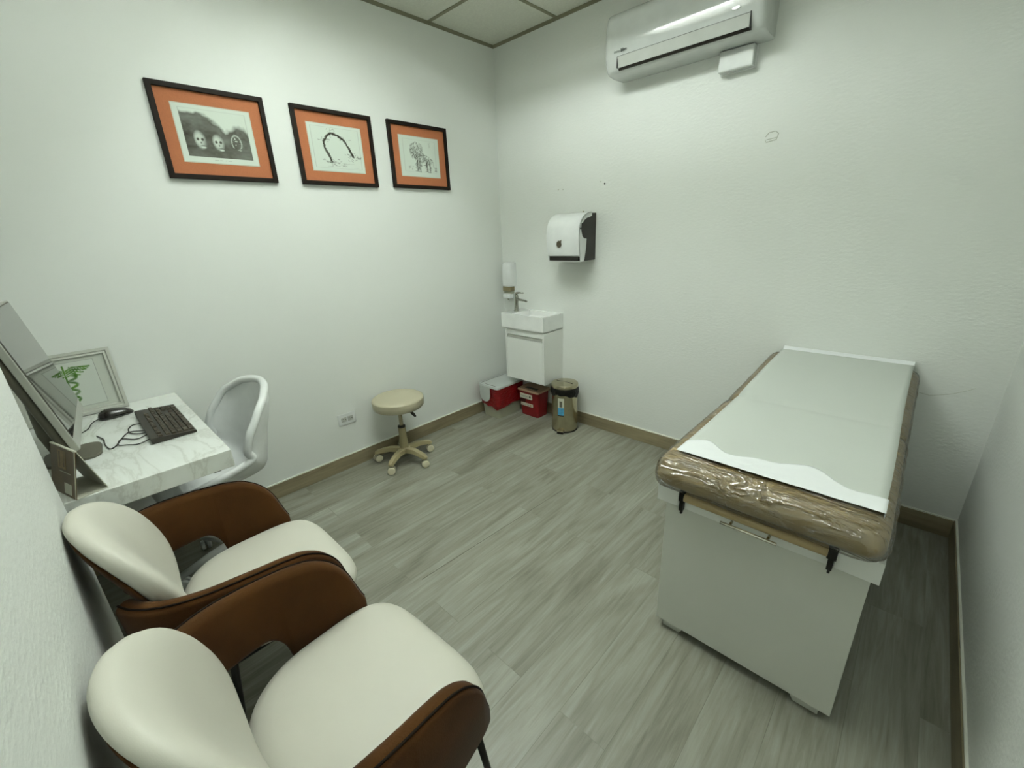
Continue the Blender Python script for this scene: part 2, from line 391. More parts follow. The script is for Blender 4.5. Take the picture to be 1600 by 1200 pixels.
# ------------------------------------------------------------ printed sheets
def sheet(name, w, h, fn, nx, ny, parent, frame):
    """flat printed sheet; frame = matrix mapping (u to the right, v up) metres to the parent; fn(U,V)->(n,3) linear"""
    u = np.linspace(-w / 2, w / 2, nx); v = np.linspace(-h / 2, h / 2, ny); U, V = np.meshgrid(u, v)
    col = np.clip(fn(U / w + .5, V / h + .5), 0, 1)
    verts = [frame @ Vector((a, b, 0)) for a, b in zip(U.ravel(), V.ravel())]
    faces = [(j * nx + i, j * nx + i + 1, (j + 1) * nx + i + 1, (j + 1) * nx + i) for j in range(ny - 1) for i in range(nx - 1)]
    me = bpy.data.meshes.new(name); me.from_pydata(verts, [], faces)
    at = me.color_attributes.new('Col', 'FLOAT_COLOR', 'POINT')
    d = np.ones((nx * ny, 4), dtype=np.float32); d[:, :3] = (col.reshape(-1, 3)); at.data.foreach_set('color', d.ravel())
    me.materials.append(M['print']); o = bpy.data.objects.new(name, me); C.objects.link(o)
    if parent is not None: o.parent = parent
    return o
def segd(U, V, a, b, asp=1):
    ax, ay = a; bx_, by = b; px = (U - ax) * asp; py = V - ay; dx = (bx_ - ax) * asp; dy = by - ay
    t = np.clip((px * dx + py * dy) / (dx * dx + dy * dy + 1e-9), 0, 1); return np.hypot(px - t * dx, py - t * dy)
def stroke(I, U, V, pts, w, dark, asp=1.25):
    for a, b in zip(pts, pts[1:]):
        d = segd(U, V, a, b, asp); I = I * (1 - dark * np.clip(1.4 - d / w, 0, 1))
    return I
def smooth_noise(U, V, sc, seed):
    rs = np.random.RandomState(seed); g = rs.rand(40, 40)
    x = U * sc; y = V * sc; i = np.floor(x).astype(int) % 39; j = np.floor(y).astype(int) % 39; fx = x - np.floor(x); fy = y - np.floor(y)
    fx = fx * fx * (3 - 2 * fx); fy = fy * fy * (3 - 2 * fy)
    return (g[j, i] * (1 - fx) + g[j, i + 1] * fx) * (1 - fy) + (g[j + 1, i] * (1 - fx) + g[j + 1, i + 1] * fx) * fy
PAPER = np.array(lin((206, 216, 204))); INK = np.array(lin((44, 38, 24)))
def tone(I): return INK + (PAPER - INK) * np.clip(I, 0, 1)[..., None]
def border(I, U, V, l, r, b, t, w=.006, dk=.35):
    inside = (U > l - w) & (U < r + w) & (V > b - w) & (V < t + w)
    e = np.minimum(np.minimum(abs(U - l), abs(U - r)), np.minimum(abs(V - b), abs(V - t)))
    return np.where(inside & (e < w), I * (1 - dk), I)
def blob(U, V, c, rx, ry, rot=0):
    x = U - c[0]; y = V - c[1]; ca, sa = math.cos(rot), math.sin(rot); X = (x * ca + y * sa) / rx; Y = (-x * sa + y * ca) / ry
    return np.clip(1.35 - np.hypot(X, Y) ** 2 * 1.1, 0, 1)
def art_smoke(U, V):
    l, r, b, t = .07, .93, .1, .94
    u = (U - l) / (r - l); v = (V - b) / (t - b)
    n = .5 * smooth_noise(u, v, 5, 3) + .3 * smooth_noise(u, v, 11, 4) + .2 * smooth_noise(u, v, 24, 5)
    edge = np.where(u < .62, 1.0 - .95 * np.clip((u - .22) / .42, 0, 1) ** 1.6 * .42, .6 + .16 * np.sin((u - .62) * 7.5))
    cloud = np.clip((edge - v) * 9 + (n - .5) * 2, 0, 1)
    I = 1 - cloud * (.88 + .3 * (.5 - n))
    I = np.where(v < .18, I * .75 + .04, I)
    for k, (cx, cy) in enumerate(((.22, .36), (.49, .33), (.78, .36))):
        ry = .19 if k != 1 else .17
        h = blob(u, v, (cx, cy), .088, ry, .06)
        tone_ = .78 + .2 * smooth_noise(u, v, 14, 9 + k) - .5 * np.clip((u - cx) / .1, 0, 1)
        if k == 2:
            ring = np.clip(1 - abs(np.hypot((u - cx) / .095, (v - cy) / .2) - .82) * 7, 0, 1) * (v > cy - .12) ; I = I * (1 - ring) + ring * .72
            sp = np.clip((smooth_noise(u, v, 38, 31) - .72) * 8, 0, 1) * h; I = I * (1 - sp) + sp * .85
        else:
            I = I * (1 - h) + h * tone_
            for s in (-1, 1):
                e = blob(u, v, (cx + s * .034, cy + .01), .024, .036); I = I * (1 - e * .92)
            e = blob(u, v, (cx + .004, cy - .06), .013, .026); I = I * (1 - e * .7)
            e = blob(u, v, (cx + .02, cy - .12), .04, .012); I = I * (1 - e * .6)
            e = blob(u, v, (cx + .03, cy - .16), .04, .02); I = I * (1 - e) + e * .9
    I = np.where((u < 0) | (u > 1) | (v < 0) | (v > 1), 1.0, I)
    I = border(I, U, V, l, r, b, t, .004, .3)
    I = np.where((abs(V - .05) < .006) & (abs(U - .5) < .13) & (smooth_noise(U, V, 60, 77) > .35), I * .75, I)
    return tone(I)
def art_arch(U, V):
    I = np.ones_like(U); rs = np.random.RandomState(5)
    pts = [(.36 + .0, .2), (.33, .34), (.27, .5), (.27, .64), (.33, .75), (.42, .82), (.52, .8), (.6, .74), (.66, .68), (.72, .56), (.76, .44), (.8, .36)]
    pts = [tuple(p)[:2] for p in catmull([(a, b, 0) for a, b in pts], 4)]
    for k in range(9):
        q = [(a + rs.uniform(-.022, .022), b + rs.uniform(-.026, .026)) for a, b in pts]
        I = stroke(I, U, V, q, .0075, .6)
    for c, n, sp in (((.3, .66), 16, .05), ((.44, .8), 18, .05), ((.62, .7), 14, .04), ((.78, .36), 22, .05), ((.88, .33), 20, .045), ((.36, .2), 34, .07), ((.5, .17), 14, .08), ((.42, .9), 7, .05), ((.76, .28), 9, .06)):
        for k in range(n):
            a = (c[0] + rs.normal() * sp, c[1] + rs.normal() * sp * .55); an = rs.uniform(0, PI); l = rs.uniform(.015, .05)
            I = stroke(I, U, V, [a, (a[0] + math.cos(an) * l, a[1] + math.sin(an) * l * .7)], .005, .55)
    for k in range(16):
        x = rs.uniform(.15, .85); y = rs.uniform(.1, .2); I = stroke(I, U, V, [(x, y), (x + rs.uniform(.05, .12), y + rs.uniform(-.012, .012))], .003, .3)
    I = border(I, U, V, .055, .945, .07, .95, .0035, .3)
    return tone(I)
def art_lion(U, V):
    I = np.ones_like(U); rs = np.random.RandomState(11)
    def scrib(c, rx, ry, n, dk=.42, l=.05):
        nonlocal I
        for k in range(n):
            t = rs.uniform(0, 2 * PI); q = math.sqrt(rs.uniform()); a = (c[0] + rx * q * math.cos(t), c[1] + ry * q * math.sin(t))
            an = t + rs.uniform(-.8, .8); I = stroke(I, U, V, [a, (a[0] + math.cos(an) * l * .7, a[1] - abs(math.sin(an)) * l)], .0055, dk)
    scrib((.42, .68), .16, .21, 240); scrib((.34, .6), .08, .13, 60); scrib((.5, .5), .14, .14, 110); scrib((.68, .44), .12, .12, 90); scrib((.44, .3), .07, .14, 60); scrib((.7, .26), .06, .1, 40)
    for c0, c1 in (((.42, .5), (.4, .14)), ((.48, .48), (.48, .12)), ((.66, .42), (.66, .14)), ((.74, .42), (.74, .12)), ((.72, .44), (.62, .3))):
        for k in range(6):
            I = stroke(I, U, V, [(c0[0] + rs.normal() * .013, c0[1]), ((c0[0] + c1[0]) / 2 + rs.normal() * .014, (c0[1] + c1[1]) / 2), (c1[0] + rs.normal() * .013, c1[1])], .0055, .5)
        I = stroke(I, U, V, [(c1[0] - .05, c1[1]), (c1[0] + .02, c1[1])], .008, .6)
    I = stroke(I, U, V, [(.76, .48), (.83, .4), (.84, .28), (.88, .22)], .008, .5)
    scrib((.89, .22), .03, .05, 16, .5, .03); scrib((.25, .22), .06, .05, 16, .35, .03)
    I = stroke(I, U, V, [(.45, .52), (.6, .56), (.74, .52)], .006, .5); I = stroke(I, U, V, [(.5, .38), (.64, .36)], .006, .5)
    for k in range(7): I = stroke(I, U, V, [(.75 + rs.normal() * .015, .9 - k * .02), (.76 + rs.normal() * .015, .88 - k * .02)], .005, .35)
    I = border(I, U, V, .09, .91, .12, .93, .0035, .28)
    return tone(I)
def picture(y0, y1, z0, z1, art, label, mb=.058, fr=.022):
    cy, cz, w, h = (y0 + y1) / 2, (z0 + z1) / 2, y1 - y0, z1 - z0
    t = empty('framed_picture', (0, cy, cz), label, 'picture', 'orange-matted framed prints on the left wall')
    D = .022
    bm = bmesh.new()
    o_, i_ = (w / 2, h / 2), (w / 2 - fr, h / 2 - fr)
    V_ = []
    for (a, b), x in ((o_, 0), (o_, D), (i_, D), (i_, .006)):
        V_.append([bm.verts.new((x, s * a, q * b)) for s, q in ((-1, -1), (1, -1), (1, 1), (-1, 1))])
    for A, B in zip(V_, V_[1:]):
        for k in range(4): bm.faces.new((A[k], A[(k + 1) % 4], B[(k + 1) % 4], B[k]))
    bm.faces.new(V_[0][::-1])
    link('frame', bm, 'frame_dark', t, bevel=.0015)
    mw, mh = w / 2 - fr + .001, h / 2 - fr + .001
    mbd = bx('mat_board', (.004, .0085, -mw, mw, -mh, mh), 'matboard', t)
    sw, sh = 2 * (w / 2 - fr - mb), 2 * (h / 2 - fr - mb)
    bx('print_bevel', (.0085, .0092, -sw / 2 - .004, sw / 2 + .004, -sh / 2 - .004, sh / 2 + .004), 'card', t)
    # seen from the room (+x), left is -y
    F = Matrix(((0, 0, 1, .0096), (1, 0, 0, 0), (0, 1, 0, 0), (0, 0, 0, 1)))
    sheet('print', sw, sh, art, 250, 200, t, F)
    return t
picture(-2.258, -1.766, 1.862, 2.270, art_smoke, 'dark-framed orange-matted print of three pale heads under dark smoke, left and largest of three')
picture(-1.629, -1.141, 1.863, 2.269, art_arch, 'dark-framed orange-matted line drawing of a twisted arch, middle of the three pictures')
picture(-1.023, -.541, 1.868, 2.273, art_lion, 'dark-framed orange-matted line drawing of a standing lion, nearest the room corner')

# ------------------------------------------------------------ wall outlet
t = empty('wall_outlet', (0, -1.621, .371), 'white double power outlet set sideways low on the left wall beside the stool', 'outlet')
bx('cover_plate', (0, .006, -.064, .064, -.041, .041), 'plastic_white', t, bevel=.003)
for s in (-1, 1):
    r = bx('receptacle', (.005, .0095, s * .024 - .019, s * .024 + .019, -.0165, .0165), 'socket_grey', t, bevel=.002)
    bxs('slot', [(.0090, .0099, s * .024 - .009, s * .024 - .002, .005, .008), (.0090, .0099, s * .024 - .009, s * .024 - .002, -.008, -.005), (.0090, .0099, s * .024 + .006, s * .024 + .012, -.003, .003)], 'black', r)

# ------------------------------------------------------------ air conditioner
t = empty('air_conditioner', (1.54, 0, 2.402), 'white glossy wall-mounted split air conditioner high on the back wall', 'air conditioner')
sec = [(0, .0), (-.10, -.003), (-.165, .006), (-.19, .03), (-.208, .075), (-.214, .13), (-.213, .19), (-.205, .25), (-.19, .282), (-.165, .297), (-.12, .302), (0, .302)]
secc = [(p.x, p.y) for p in catmull([(a, b, 0) for a, b in sec[1:-1]], 4)]
sec = [(0, 0)] + secc + [(0, .302)]
hw = .425
bm = bmesh.new(); rings = []
stations = [(-hw, .86), (-hw + .004, .93), (-hw + .014, .98), (-hw + .03, 1), (hw - .03, 1), (hw - .014, .98), (hw - .004, .93), (hw, .86)]
for x, s in stations:
    rings.append([bm.verts.new((x, y * s, .15 + (z - .15) * (1 - (1 - s) * .35))) for y, z in sec])
for A, B in zip(rings, rings[1:]):
    for k in range(len(sec)): bm.faces.new((A[k], A[(k + 1) % len(sec)], B[(k + 1) % len(sec)], B[k]))
bm.faces.new(rings[0]); bm.faces.new(rings[-1][::-1])
o = link('casing', bm, 'plastic_white', t); shade_auto(o, .6)
o.data.materials.clear(); M['ac'] = mat('glossy_white_casing', (206, 210, 206), .05, coat=.5); o.data.materials.append(M['ac'])
# outlet flap on the lower front
M['flap'] = mat('flap_plastic', (196, 199, 192), .35)
fl = pr('air_flap', [(-.2105, .073), (-.2135, .073), (-.196, .022), (-.192, .022)], -.335, .365, 'x', 'flap', t, bevel=.001)
pr('flap_gap', [(-.193, .021), (-.1975, .021), (-.190, .010), (-.182, .010)], -.335, .37, 'x', 'black', t)
bxs('flap_seam', [(-.337, -.335, -.2128, -.20, .02, .074), (.366, .369, -.2145, -.185, .012, .078), (-.335, .365, -.2124, -.208, .0735, .0752)], 'dark_text', t)
o = lt('screw_cover', [(.008, -.004), (.009, -.002), (.009, .001)], 'plastic_white', t, c=(.30, -.2165, .107), n=20, axis='y'); o.scale = (2.2, 1, .8); o.location = (-.36, 0, .022)
Ft = Matrix(((1, 0, 0, -.355), (0, .08, -1, -.2165), (0, 1, .08, .092), (0, 0, 0, 1)))
text('logo_lettering', 'inno', .022, 'grey_text', t, Ft, .0006)
Ft = Matrix(((1, 0, 0, -.312), (0, .08, -1, -.2165), (0, 1, .08, .092), (0, 0, 0, 1)))
text('logo_lettering', 'blue', .022, 'dark_text', t, Ft, .0006, bold=True)
# junction box beneath it
t = empty('junction_box', (1.81, 0, 2.353), 'small glossy white box on the wall just under the right end of the air conditioner', 'box')
o = bx('box_cover', (-.085, .085, -.062, -.018, -.052, .044), 'ac', t, bevel=.007, seg=4)
bx('back_plate', (-.088, .088, -.019, 0, -.055, .046), 'plastic_white', t, bevel=.003)

# ------------------------------------------------------------ paper towel dispenser
t = empty('paper_towel_dispenser', (.815, 0, 1.34), 'white and black lever paper towel dispenser mounted on the back wall above the sink', 'towel dispenser')
hw = .14
body_poly = [(0, 0), (-.178, 0), (-.186, .04), (-.19, .12), (-.188, .2), (-.17, .26), (-.13, .30), (-.08, .318), (0, .32)]
pr('body', body_poly, -hw + .004, hw, 'x', 'black', t, bevel=.004)
cov = catmull([(0, -.06, .326, ), (0, -.11, .32), (0, -.165, .295), (0, -.2, .25), (0, -.214, .19), (0, -.213, .12), (0, -.203, .05), (0, -.198, .036)], 6)
bm = bmesh.new()
outer = [(p.y, p.z) for p in cov]; inner = [(y + .006, z - .004) for y, z in outer][::-1]
prism(bm, outer + inner, -hw - .003, hw + .003, 'x')
o = link('front_cover', bm, 'plastic_white', t); shade_auto(o, .5)
side = [(y, z) for y, z in outer] + [(-.194, .0), (-.150, -.004), (-.128, .08), (-.122, .150), (-.150, .152), (-.172, .165), (-.184, .19), (-.190, .215), (-.186, .25), (-.168, .257), (-.150, .272), (-.120, .286), (-.085, .292), (-.06, .30)]
for s in (-1, 1):
    pr('side_trim', side, s * (hw + .003), s * (hw - .002), 'x', 'plastic_white', t, bevel=.0008)
bx('paper_slot', (-hw + .012, hw - .012, -.2, -.17, .004, .034), 'black', t)
bx('cutter_edge', (-hw, hw, -.196, -.17, -.003, .004), 'plastic_white', t)
bx('lever', (hw + .001, hw + .006, -.205, -.165, .212, .222), 'black', t, bevel=.002)
bm = bmesh.new(); poly = []
for k in range(24):
    a = PI / 4 + .35 + (2 * PI - .7) * k / 23; poly.append((-.03 + .021 * math.cos(a), .118 + .024 * math.sin(a)))
poly.append((-.03 + .023, .118 + .031)); prism(bm, poly, -.2165, -.21, 'y'); link('drop_emblem', bm, mat('brown_emblem', (70, 62, 44), .4), t)

# ------------------------------------------------------------ soap dispenser
t = empty('soap_dispenser', (.105, 0, 1.0), 'narrow white soap dispenser on the back wall close to the corner above the basin', 'soap dispenser')
pr('back_plate', [(-.056, .03), (-.03, -.0), (.03, 0), (.056, .03), (.056, .30), (.045, .31), (-.045, .31), (-.056, .30)], -.02, 0, 'y', 'plastic_white', t, bevel=.003)
bm = bmesh.new(); rings = []
for z, s, dd in ((.108, .9, .072), (.112, .97, .078), (.13, 1, .082), (.22, 1, .082), (.285, .98, .078), (.302, .92, .068), (.31, .7, .05)):
    ring = []
    for k in range(24):
        a = PI * k / 23; c, s_ = math.cos(a), math.sin(a)
        ring.append(bm.verts.new((-.055 * s * math.copysign(abs(c) ** .45, c), -.012 - (dd - .012) * abs(s_) ** .5, z)))
    rings.append(ring)
for A, B in zip(rings, rings[1:]):
    for k in range(24): bm.faces.new((A[k], A[(k + 1) % 24], B[(k + 1) % 24], B[k]))
bm.faces.new(rings[0]); bm.faces.new(rings[-1][::-1]); o = link('soap_cover', bm, 'plastic_white', t); shade_auto(o, .8)
bx('soap_window', (-.05, .045, -.07, -.015, .066, .11), 'clearwin', t, bevel=.006)
bx('valve_block', (-.045, .042, -.06, -.015, .045, .068), 'grey_plastic', t, bevel=.004)
bx('push_lever', (-.038, .042, -.085, -.03, .006, .048), 'plastic_white', t, bevel=.010, seg=3)
lt('dispenser_nozzle', [(.006, -.008), (.008, .01)], 'grey_plastic', t, c=(0, -.055, 0), n=12)

# ------------------------------------------------------------ vanity cabinet, basin, tap
t = empty('vanity_cabinet', (.447, 0, .36), 'small white wall-hung cabinet under the basin, over the red bins', 'cabinet')
x0, x1 = -.208, .213
bxs('cabinet_body', [(x0, x0 + .014, -.25, 0, 0, .43), (x1 - .014, x1, -.25, 0, 0, .43), (x0 + .014, x1 - .014, -.235, 0, 0, .014), (x0 + .014, x1 - .014, -.012, 0, .014, .43),
                     (x0 + .014, x1 - .014, -.242, -.2, .385, .43)], 'laminate', t, bevel=.001)
d = bx('door', (x0 + .016, x1 - .016, -.25, -.232, .003, .358), 'laminate', t, bevel=.001)
pr('finger_groove', [(-.249, .36), (-.236, .36), (-.226, .384), (-.232, .384)], x0 + .014, x1 - .014, 'x', mat('groove_grey', (150, 152, 142), .5), t)
t = empty('wash_basin', (.437, 0, .792), 'shallow rectangular white ceramic basin set on the small cabinet in the corner', 'basin')
W2, Dp, Hb = .227, .262, .128
bm = bmesh.new()
def rect(x0, x1, y0, y1, z): return [bm.verts.new(p) for p in ((x0, y0, z), (x1, y0, z), (x1, y1, z), (x0, y1, z))]
R = [rect(-W2 + .01, W2 - .01, -Dp + .01, 0, 0), rect(-W2, W2, -Dp, 0, .012), rect(-W2, W2, -Dp, 0, Hb), rect(-W2 + .115, W2 - .012, -Dp + .012, -.03, Hb), rect(-W2 + .125, W2 - .022, -Dp + .022, -.04, Hb - .04), rect(-W2 + .16, W2 - .07, -Dp + .06, -.08, Hb - .075)]
for A, B in zip(R, R[1:]):
    for k in range(4): bm.faces.new((A[k], A[(k + 1) % 4], B[(k + 1) % 4], B[k]))
bm.faces.new(R[0][::-1]); bm.faces.new(R[-1])
link('bowl', bm, 'ceramic', t, bevel=.004, seg=3)
lt('drain', [(.018, Hb - .076), (.02, Hb - .073), (.012, Hb - .072)], 'chrome', t, c=(.05, -.13, 0), n=24)
t = empty('basin_tap', (.272, -.135, .92), 'chrome single-lever tap standing on the left end of the basin', 'tap')
bm = bmesh.new(); tube(bm, [(0, 0, 0), (0, 0, .004), (.0, 0, .012), (.001, 0, .06), (.004, 0, .12), (.003, 0, .135)], [.023, .023, .019, .016, .018, .015], 20); link('tap_body', bm, 'chrome', t, smooth=True)
bm = bmesh.new()
for A in (1,):
    sp = [(0, .012, .092, .115), (.05, .012, .09, .106), (.1, .011, .088, .1), (.118, .010, .082, .095)]
    rr = [[bm.verts.new((x, s * w, z)) for s, z in ((-1, a), (1, a), (1, b), (-1, b))] for x, w, a, b in sp]
    for P, Q in zip(rr, rr[1:]):
        for k in range(4): bm.faces.new((P[k], P[(k + 1) % 4], Q[(k + 1) % 4], Q[k]))
    bm.faces.new(rr[0][::-1]); bm.faces.new(rr[-1])
link('spout', bm, 'chrome', t, bevel=.003)
bm = bmesh.new(); tube(bm, [(0, 0, .136), (.006, 0, .15), (.03, 0, .156), (.085, 0, .156)], [.014, .011, .007, .005], 14); link('lever', bm, 'chrome', t, smooth=True)

# ------------------------------------------------------------ bins in the corner
t = empty('clinical_waste_bin', (.155, -.24, 0), 'low grey lidded bin lined with a red bag, left of the sharps box', 'bin')
def tapered(bm, w0, d0, w1, d1, z0, z1, rr=.03, n=6, inner=0):
    def ring(w, d, z, r):
        out = []
        for cx, cy, a0 in ((w - r, d - r, 0), (-w + r, d - r, PI / 2), (-w + r, -d + r, PI), (w - r, -d + r, 1.5 * PI)):
            for k in range(n + 1):
                a = a0 + PI / 2 * k / n; out.append((cx + r * math.cos(a), cy + r * math.sin(a), z))
        return out
    A = [bm.verts.new(p) for p in ring(w0, d0, z0, rr)]; B = [bm.verts.new(p) for p in ring(w1, d1, z1, rr)]; N = len(A)
    for k in range(N): bm.faces.new((A[k], A[(k + 1) % N], B[(k + 1) % N], B[k]))
    bm.faces.new(A[::-1]); bm.faces.new(B)
bm = bmesh.new(); tapered(bm, .098, .148, .118, .17, 0, .283); o = link('bin_body', bm, 'grey_plastic', t); shade_auto(o)
# red bag folded over the rim, with a wavy hem
bm = bmesh.new(); rows = []
base = []
w, d, r = .122, .175, .035
for cx, cy, a0 in ((w - r, d - r, 0), (-w + r, d - r, PI / 2), (-w + r, -d + r, PI), (w - r, -d + r, 1.5 * PI)):
    for k in range(9):
        a = a0 + PI / 2 * k / 8; base.append((cx + r * math.cos(a), cy + r * math.sin(a)))
fine = []
for (a, b), (c, d_) in zip(base, base[1:] + base[:1]):
    n_ = max(1, int(math.hypot(c - a, d_ - b) / .012))
    for k in range(n_): fine.append((a + (c - a) * k / n_, b + (d_ - b) * k / n_))
for j in range(9):
    f = j / 8; row = []
    for x, y in fine:
        hem = .112 - .022 * math.exp(-((x - .12) ** 2 + (y + .17) ** 2) / .008) + .005 * math.sin(x * 60 + y * 40)
        z = .286 + (hem - .286) * f; k = 1 - .055 * f + .008 * math.sin(f * 9 + x * 50 + y * 70) * f
        row.append(bm.verts.new((x * k, y * k, z)))
    rows.append(row)
for A, B in zip(rows, rows[1:]):
    for k in range(len(A)): bm.faces.new((A[k], A[(k + 1) % len(A)], B[(k + 1) % len(A)], B[k]))
link('red_bag', bm, 'redbag', t, smooth=True)
bm = bmesh.new(); tapered(bm, .126, .18, .122, .176, .284, .302, .03); ld = link('lid', bm, 'lidgrey', t, bevel=.002)
bxs('lid_groove', [(-.05, .075, -.155, -.149, .3015, .3028), (-.105, -.1, -.15, .16, .3015, .3035)], 'backgrey', ld)
pts = [(-.095, .295), (-.095, .235)] + [(-.03 + .065 * math.cos(a), .235 + .065 * math.sin(a)) for a in np.linspace(PI, 2 * PI, 14)][1:] + [(.035, .295)]
pr('lid_flap', [(x, z - 0.02 if i not in (0, len(pts) - 1) else z) for i, (x, z) in enumerate(pts)], -.187, -.181, 'y', 'lidgrey', ld, bevel=.0015)

t = empty('sharps_container', (.415, -.1, 0), 'small red sharps container with a tan lid, between the red-lined bin and the steel bin', 'sharps container')
bm = bmesh.new(); tapered(bm, .098, .066, .112, .082, 0, .235, .022); o = link('container_body', bm, 'red', t); shade_auto(o)
bm = bmesh.new(); tapered(bm, .124, .092, .12, .088, .233, .25, .02); ld = link('lid', bm, 'sharps_lid', t, bevel=.002)
bx('lid_opening', (-.06, .07, -.05, -.015, .2485, .252), 'black', ld)
for x in (-.085, 0, .09): lt('lid_stud', [(.004, .25), (.0035, .253)], 'backgrey', ld, c=(x, -.078, 0), n=10)
bx('white_label', (-.09, .045, -.086, -.0755, .165, .208), 'card', t)
bx('label_symbol', (.018, .034, -.0868, -.08, .18, .196), 'black', t)
bx('white_label', (-.085, .05, -.0815, -.0725, .095, .12), 'card', t)
bx('dark_label', (-.085, -.03, -.0845, -.073, .128, .16), mat('dark_red_label', (52, 18, 14), .5), t)
for q in ((-.08, -.0, -.0867, -.08, .187, .191), (-.07, .0, -.0865, -.08, .178, .181), (-.078, -.02, -.0822, -.073, .104, .108), (-.01, .012, -.0822, -.073, .104, .111)): bx('label_print', q, 'grey_text', t)
bx('label_symbol', (.022, .038, -.0823, -.073, .101, .114), mat('amber_symbol', (150, 110, 40), .5), t)

t = empty('pedal_bin', (.808, -.174, 0), 'round brushed-steel pedal bin with a black liner under the towel dispenser', 'bin')
lt('base_ring', [(.1, 0), (.106, .003), (.106, .012), (.1, .014)], 'black', t)
lt('bin_body', [(.1, .012), (.103, .014), (.104, .33), (.1, .37)], 'steel', t, n=56)
bm = bmesh.new(); rows = []
for j in range(8):
    f = j / 7; row = []
    for k in range(64):
        a = 2 * PI * k / 64; z = .378 - f * (.07 + .014 * math.sin(a * 2 + 1) + .004 * math.sin(a * 9)); r = .106 + .008 * math.sin(f * PI) + .0015 * math.sin(a * 17 + f * 5)
        row.append(bm.verts.new((r * math.cos(a), r * math.sin(a), z)))
    rows.append(row)
for A, B in zip(rows, rows[1:]):
    for k in range(64): bm.faces.new((A[k], A[(k + 1) % 64], B[(k + 1) % 64], B[k]))
link('black_liner', bm, 'blackbag', t, smooth=True)
ld = lt('lid', [(.106, .372), (.108, .374), (.108, .396), (.104, .402), (.05, .408), (.001, .41)], 'steel', t, n=56)
o = bx('lid_groove', (-.075, .075, -.003, .003, .4055, .4105), 'backgrey', ld); o.rotation_euler = (0, 0, .05)
th = math.atan2(-.81, .59) - .28
def onbin(name, w, z0, z1, r, m, par, dth=0):
    bm = bmesh.new(); n = 8; vs = []
    for z in (z0, z1):
        vs.append([bm.verts.new((r * math.cos(th + dth + (k / n - .5) * w / r), r * math.sin(th + dth + (k / n - .5) * w / r), z)) for k in range(n + 1)])
    for k in range(n): bm.faces.new((vs[0][k], vs[0][k + 1], vs[1][k + 1], vs[1][k]))
    return link(name, bm, m, par, smooth=True)
st = onbin('sticker', .05, .15, .30, .1052, 'card', t)
onbin('sticker_band', .05, .155, .22, .1056, 'blue', st); onbin('sticker_foot', .05, .148, .156, .1058, 'black', st); onbin('sticker_bin_drawing', .022, .225, .275, .1058, 'backgrey', st, .0)
pd = bx('pedal', (.085, .135, -.028, .028, .022, .03), 'steel', t, bevel=.003); pd.rotation_euler = (0, 0, th)
pd2 = bx('pedal_foot', (.07, .132, -.026, .026, .001, .02), 'black', t, bevel=.003); pd2.rotation_euler = (0, 0, th)

# ------------------------------------------------------------ stool
t = empty('rolling_stool', (.222, -1.335, 0), 'round beige rolling stool on five castors against the left wall', 'stool')
bm = bmesh.new(); lathe(bm, [(.001, .424), (.15, .424), (.168, .428), (.176, .438), (.178, .474), (.1765, .479), (.178, .483), (.176, .490), (.165, .498), (.12, .502), (.001, .503)], n=64); o = link('seat', bm, 'seat_beige', t); shade_auto(o, .9)
lt('seat_plate', [(.05, .412), (.05, .425)], 'black', t, n=20)
lt('gas_rod', [(.0135, .25), (.0135, .42)], 'steel', t, n=20)
lt('collar', [(.025, .262), (.027, .268), (.026, .278), (.018, .282)], 'black', t, n=24)
lt('column', [(.034, .07), (.032, .12), (.027, .18), (.0265, .265)], 'beige', t, n=28)
bm = bmesh.new(); tube(bm, [(.02, .01, .42), (.06, .03, .41)], .004, 8); link('lever_rod', bm, 'black', t, smooth=True)
bm = bmesh.new(); tube(bm, [(.058, .03, .412), (.072, .037, .40), (.10, .05, .372), (.112, .056, .357)], [.006, .0095, .011, .006], 12); link('lever_grip', bm, 'black', t, smooth=True)
lt('hub', [(.03, .062), (.045, .07), (.045, .1), (.032, .112)], 'beige', t, n=24)
for k in range(5):
    a = math.radians(-62 + 72 * k)
    bm = bmesh.new(); pts = [(.03, .09, .030, .034), (.1, .098, .026, .030), (.16, .088, .023, .028), (.198, .078, .022, .026), (.218, .070, .013, .016)]
    rr = []
    for x, z, w, h in pts: rr.append([bm.verts.new(p) for p in ((x, -w, z - h / 2), (x, w, z - h / 2), (x, w * .7, z + h / 2), (x, -w * .7, z + h / 2))])
    for P, Q in zip(rr, rr[1:]):
        for q in range(4): bm.faces.new((P[q], P[(q + 1) % 4], Q[(q + 1) % 4], Q[q]))
    bm.faces.new(rr[0][::-1]); bm.faces.new(rr[-1])
    lg = link('base_leg', bm, 'beige', t, bevel=.004); lg.rotation_euler = (0, 0, a)
    cs = bpy.data.objects.new('castor', None)
    bm = bmesh.new()
    for s in (-1, 1): lathe(bm, [(.018, s * .006), (.027, s * .008), (.027, s * .022), (.023, s * .025), (.012, s * .0255), (.001, s * .026)], (0, 0, 0), 24, 'x')
    tube(bm, [(-.02, 0, 0), (.02, 0, 0)], .006, 8)
    tube(bm, [(0, 0, 0), (0, .004, .03)], .006, 8)
    c2 = link('castor', bm, 'castor', t); shade_auto(c2); c2.location = (.2 * math.cos(a), .2 * math.sin(a), .0278); c2.rotation_euler = (0, 0, -.62 + k * .14)
    bm = bmesh.new(); lathe(bm, [(.0277, -.014), (.0277, -.008)], (0, 0, 0), 24, 'x'); lathe(bm, [(.0277, .008), (.0277, .014)], (0, 0, 0), 24, 'x'); w_ = link('tyre', bm, 'backgrey', c2); shade_auto(w_)

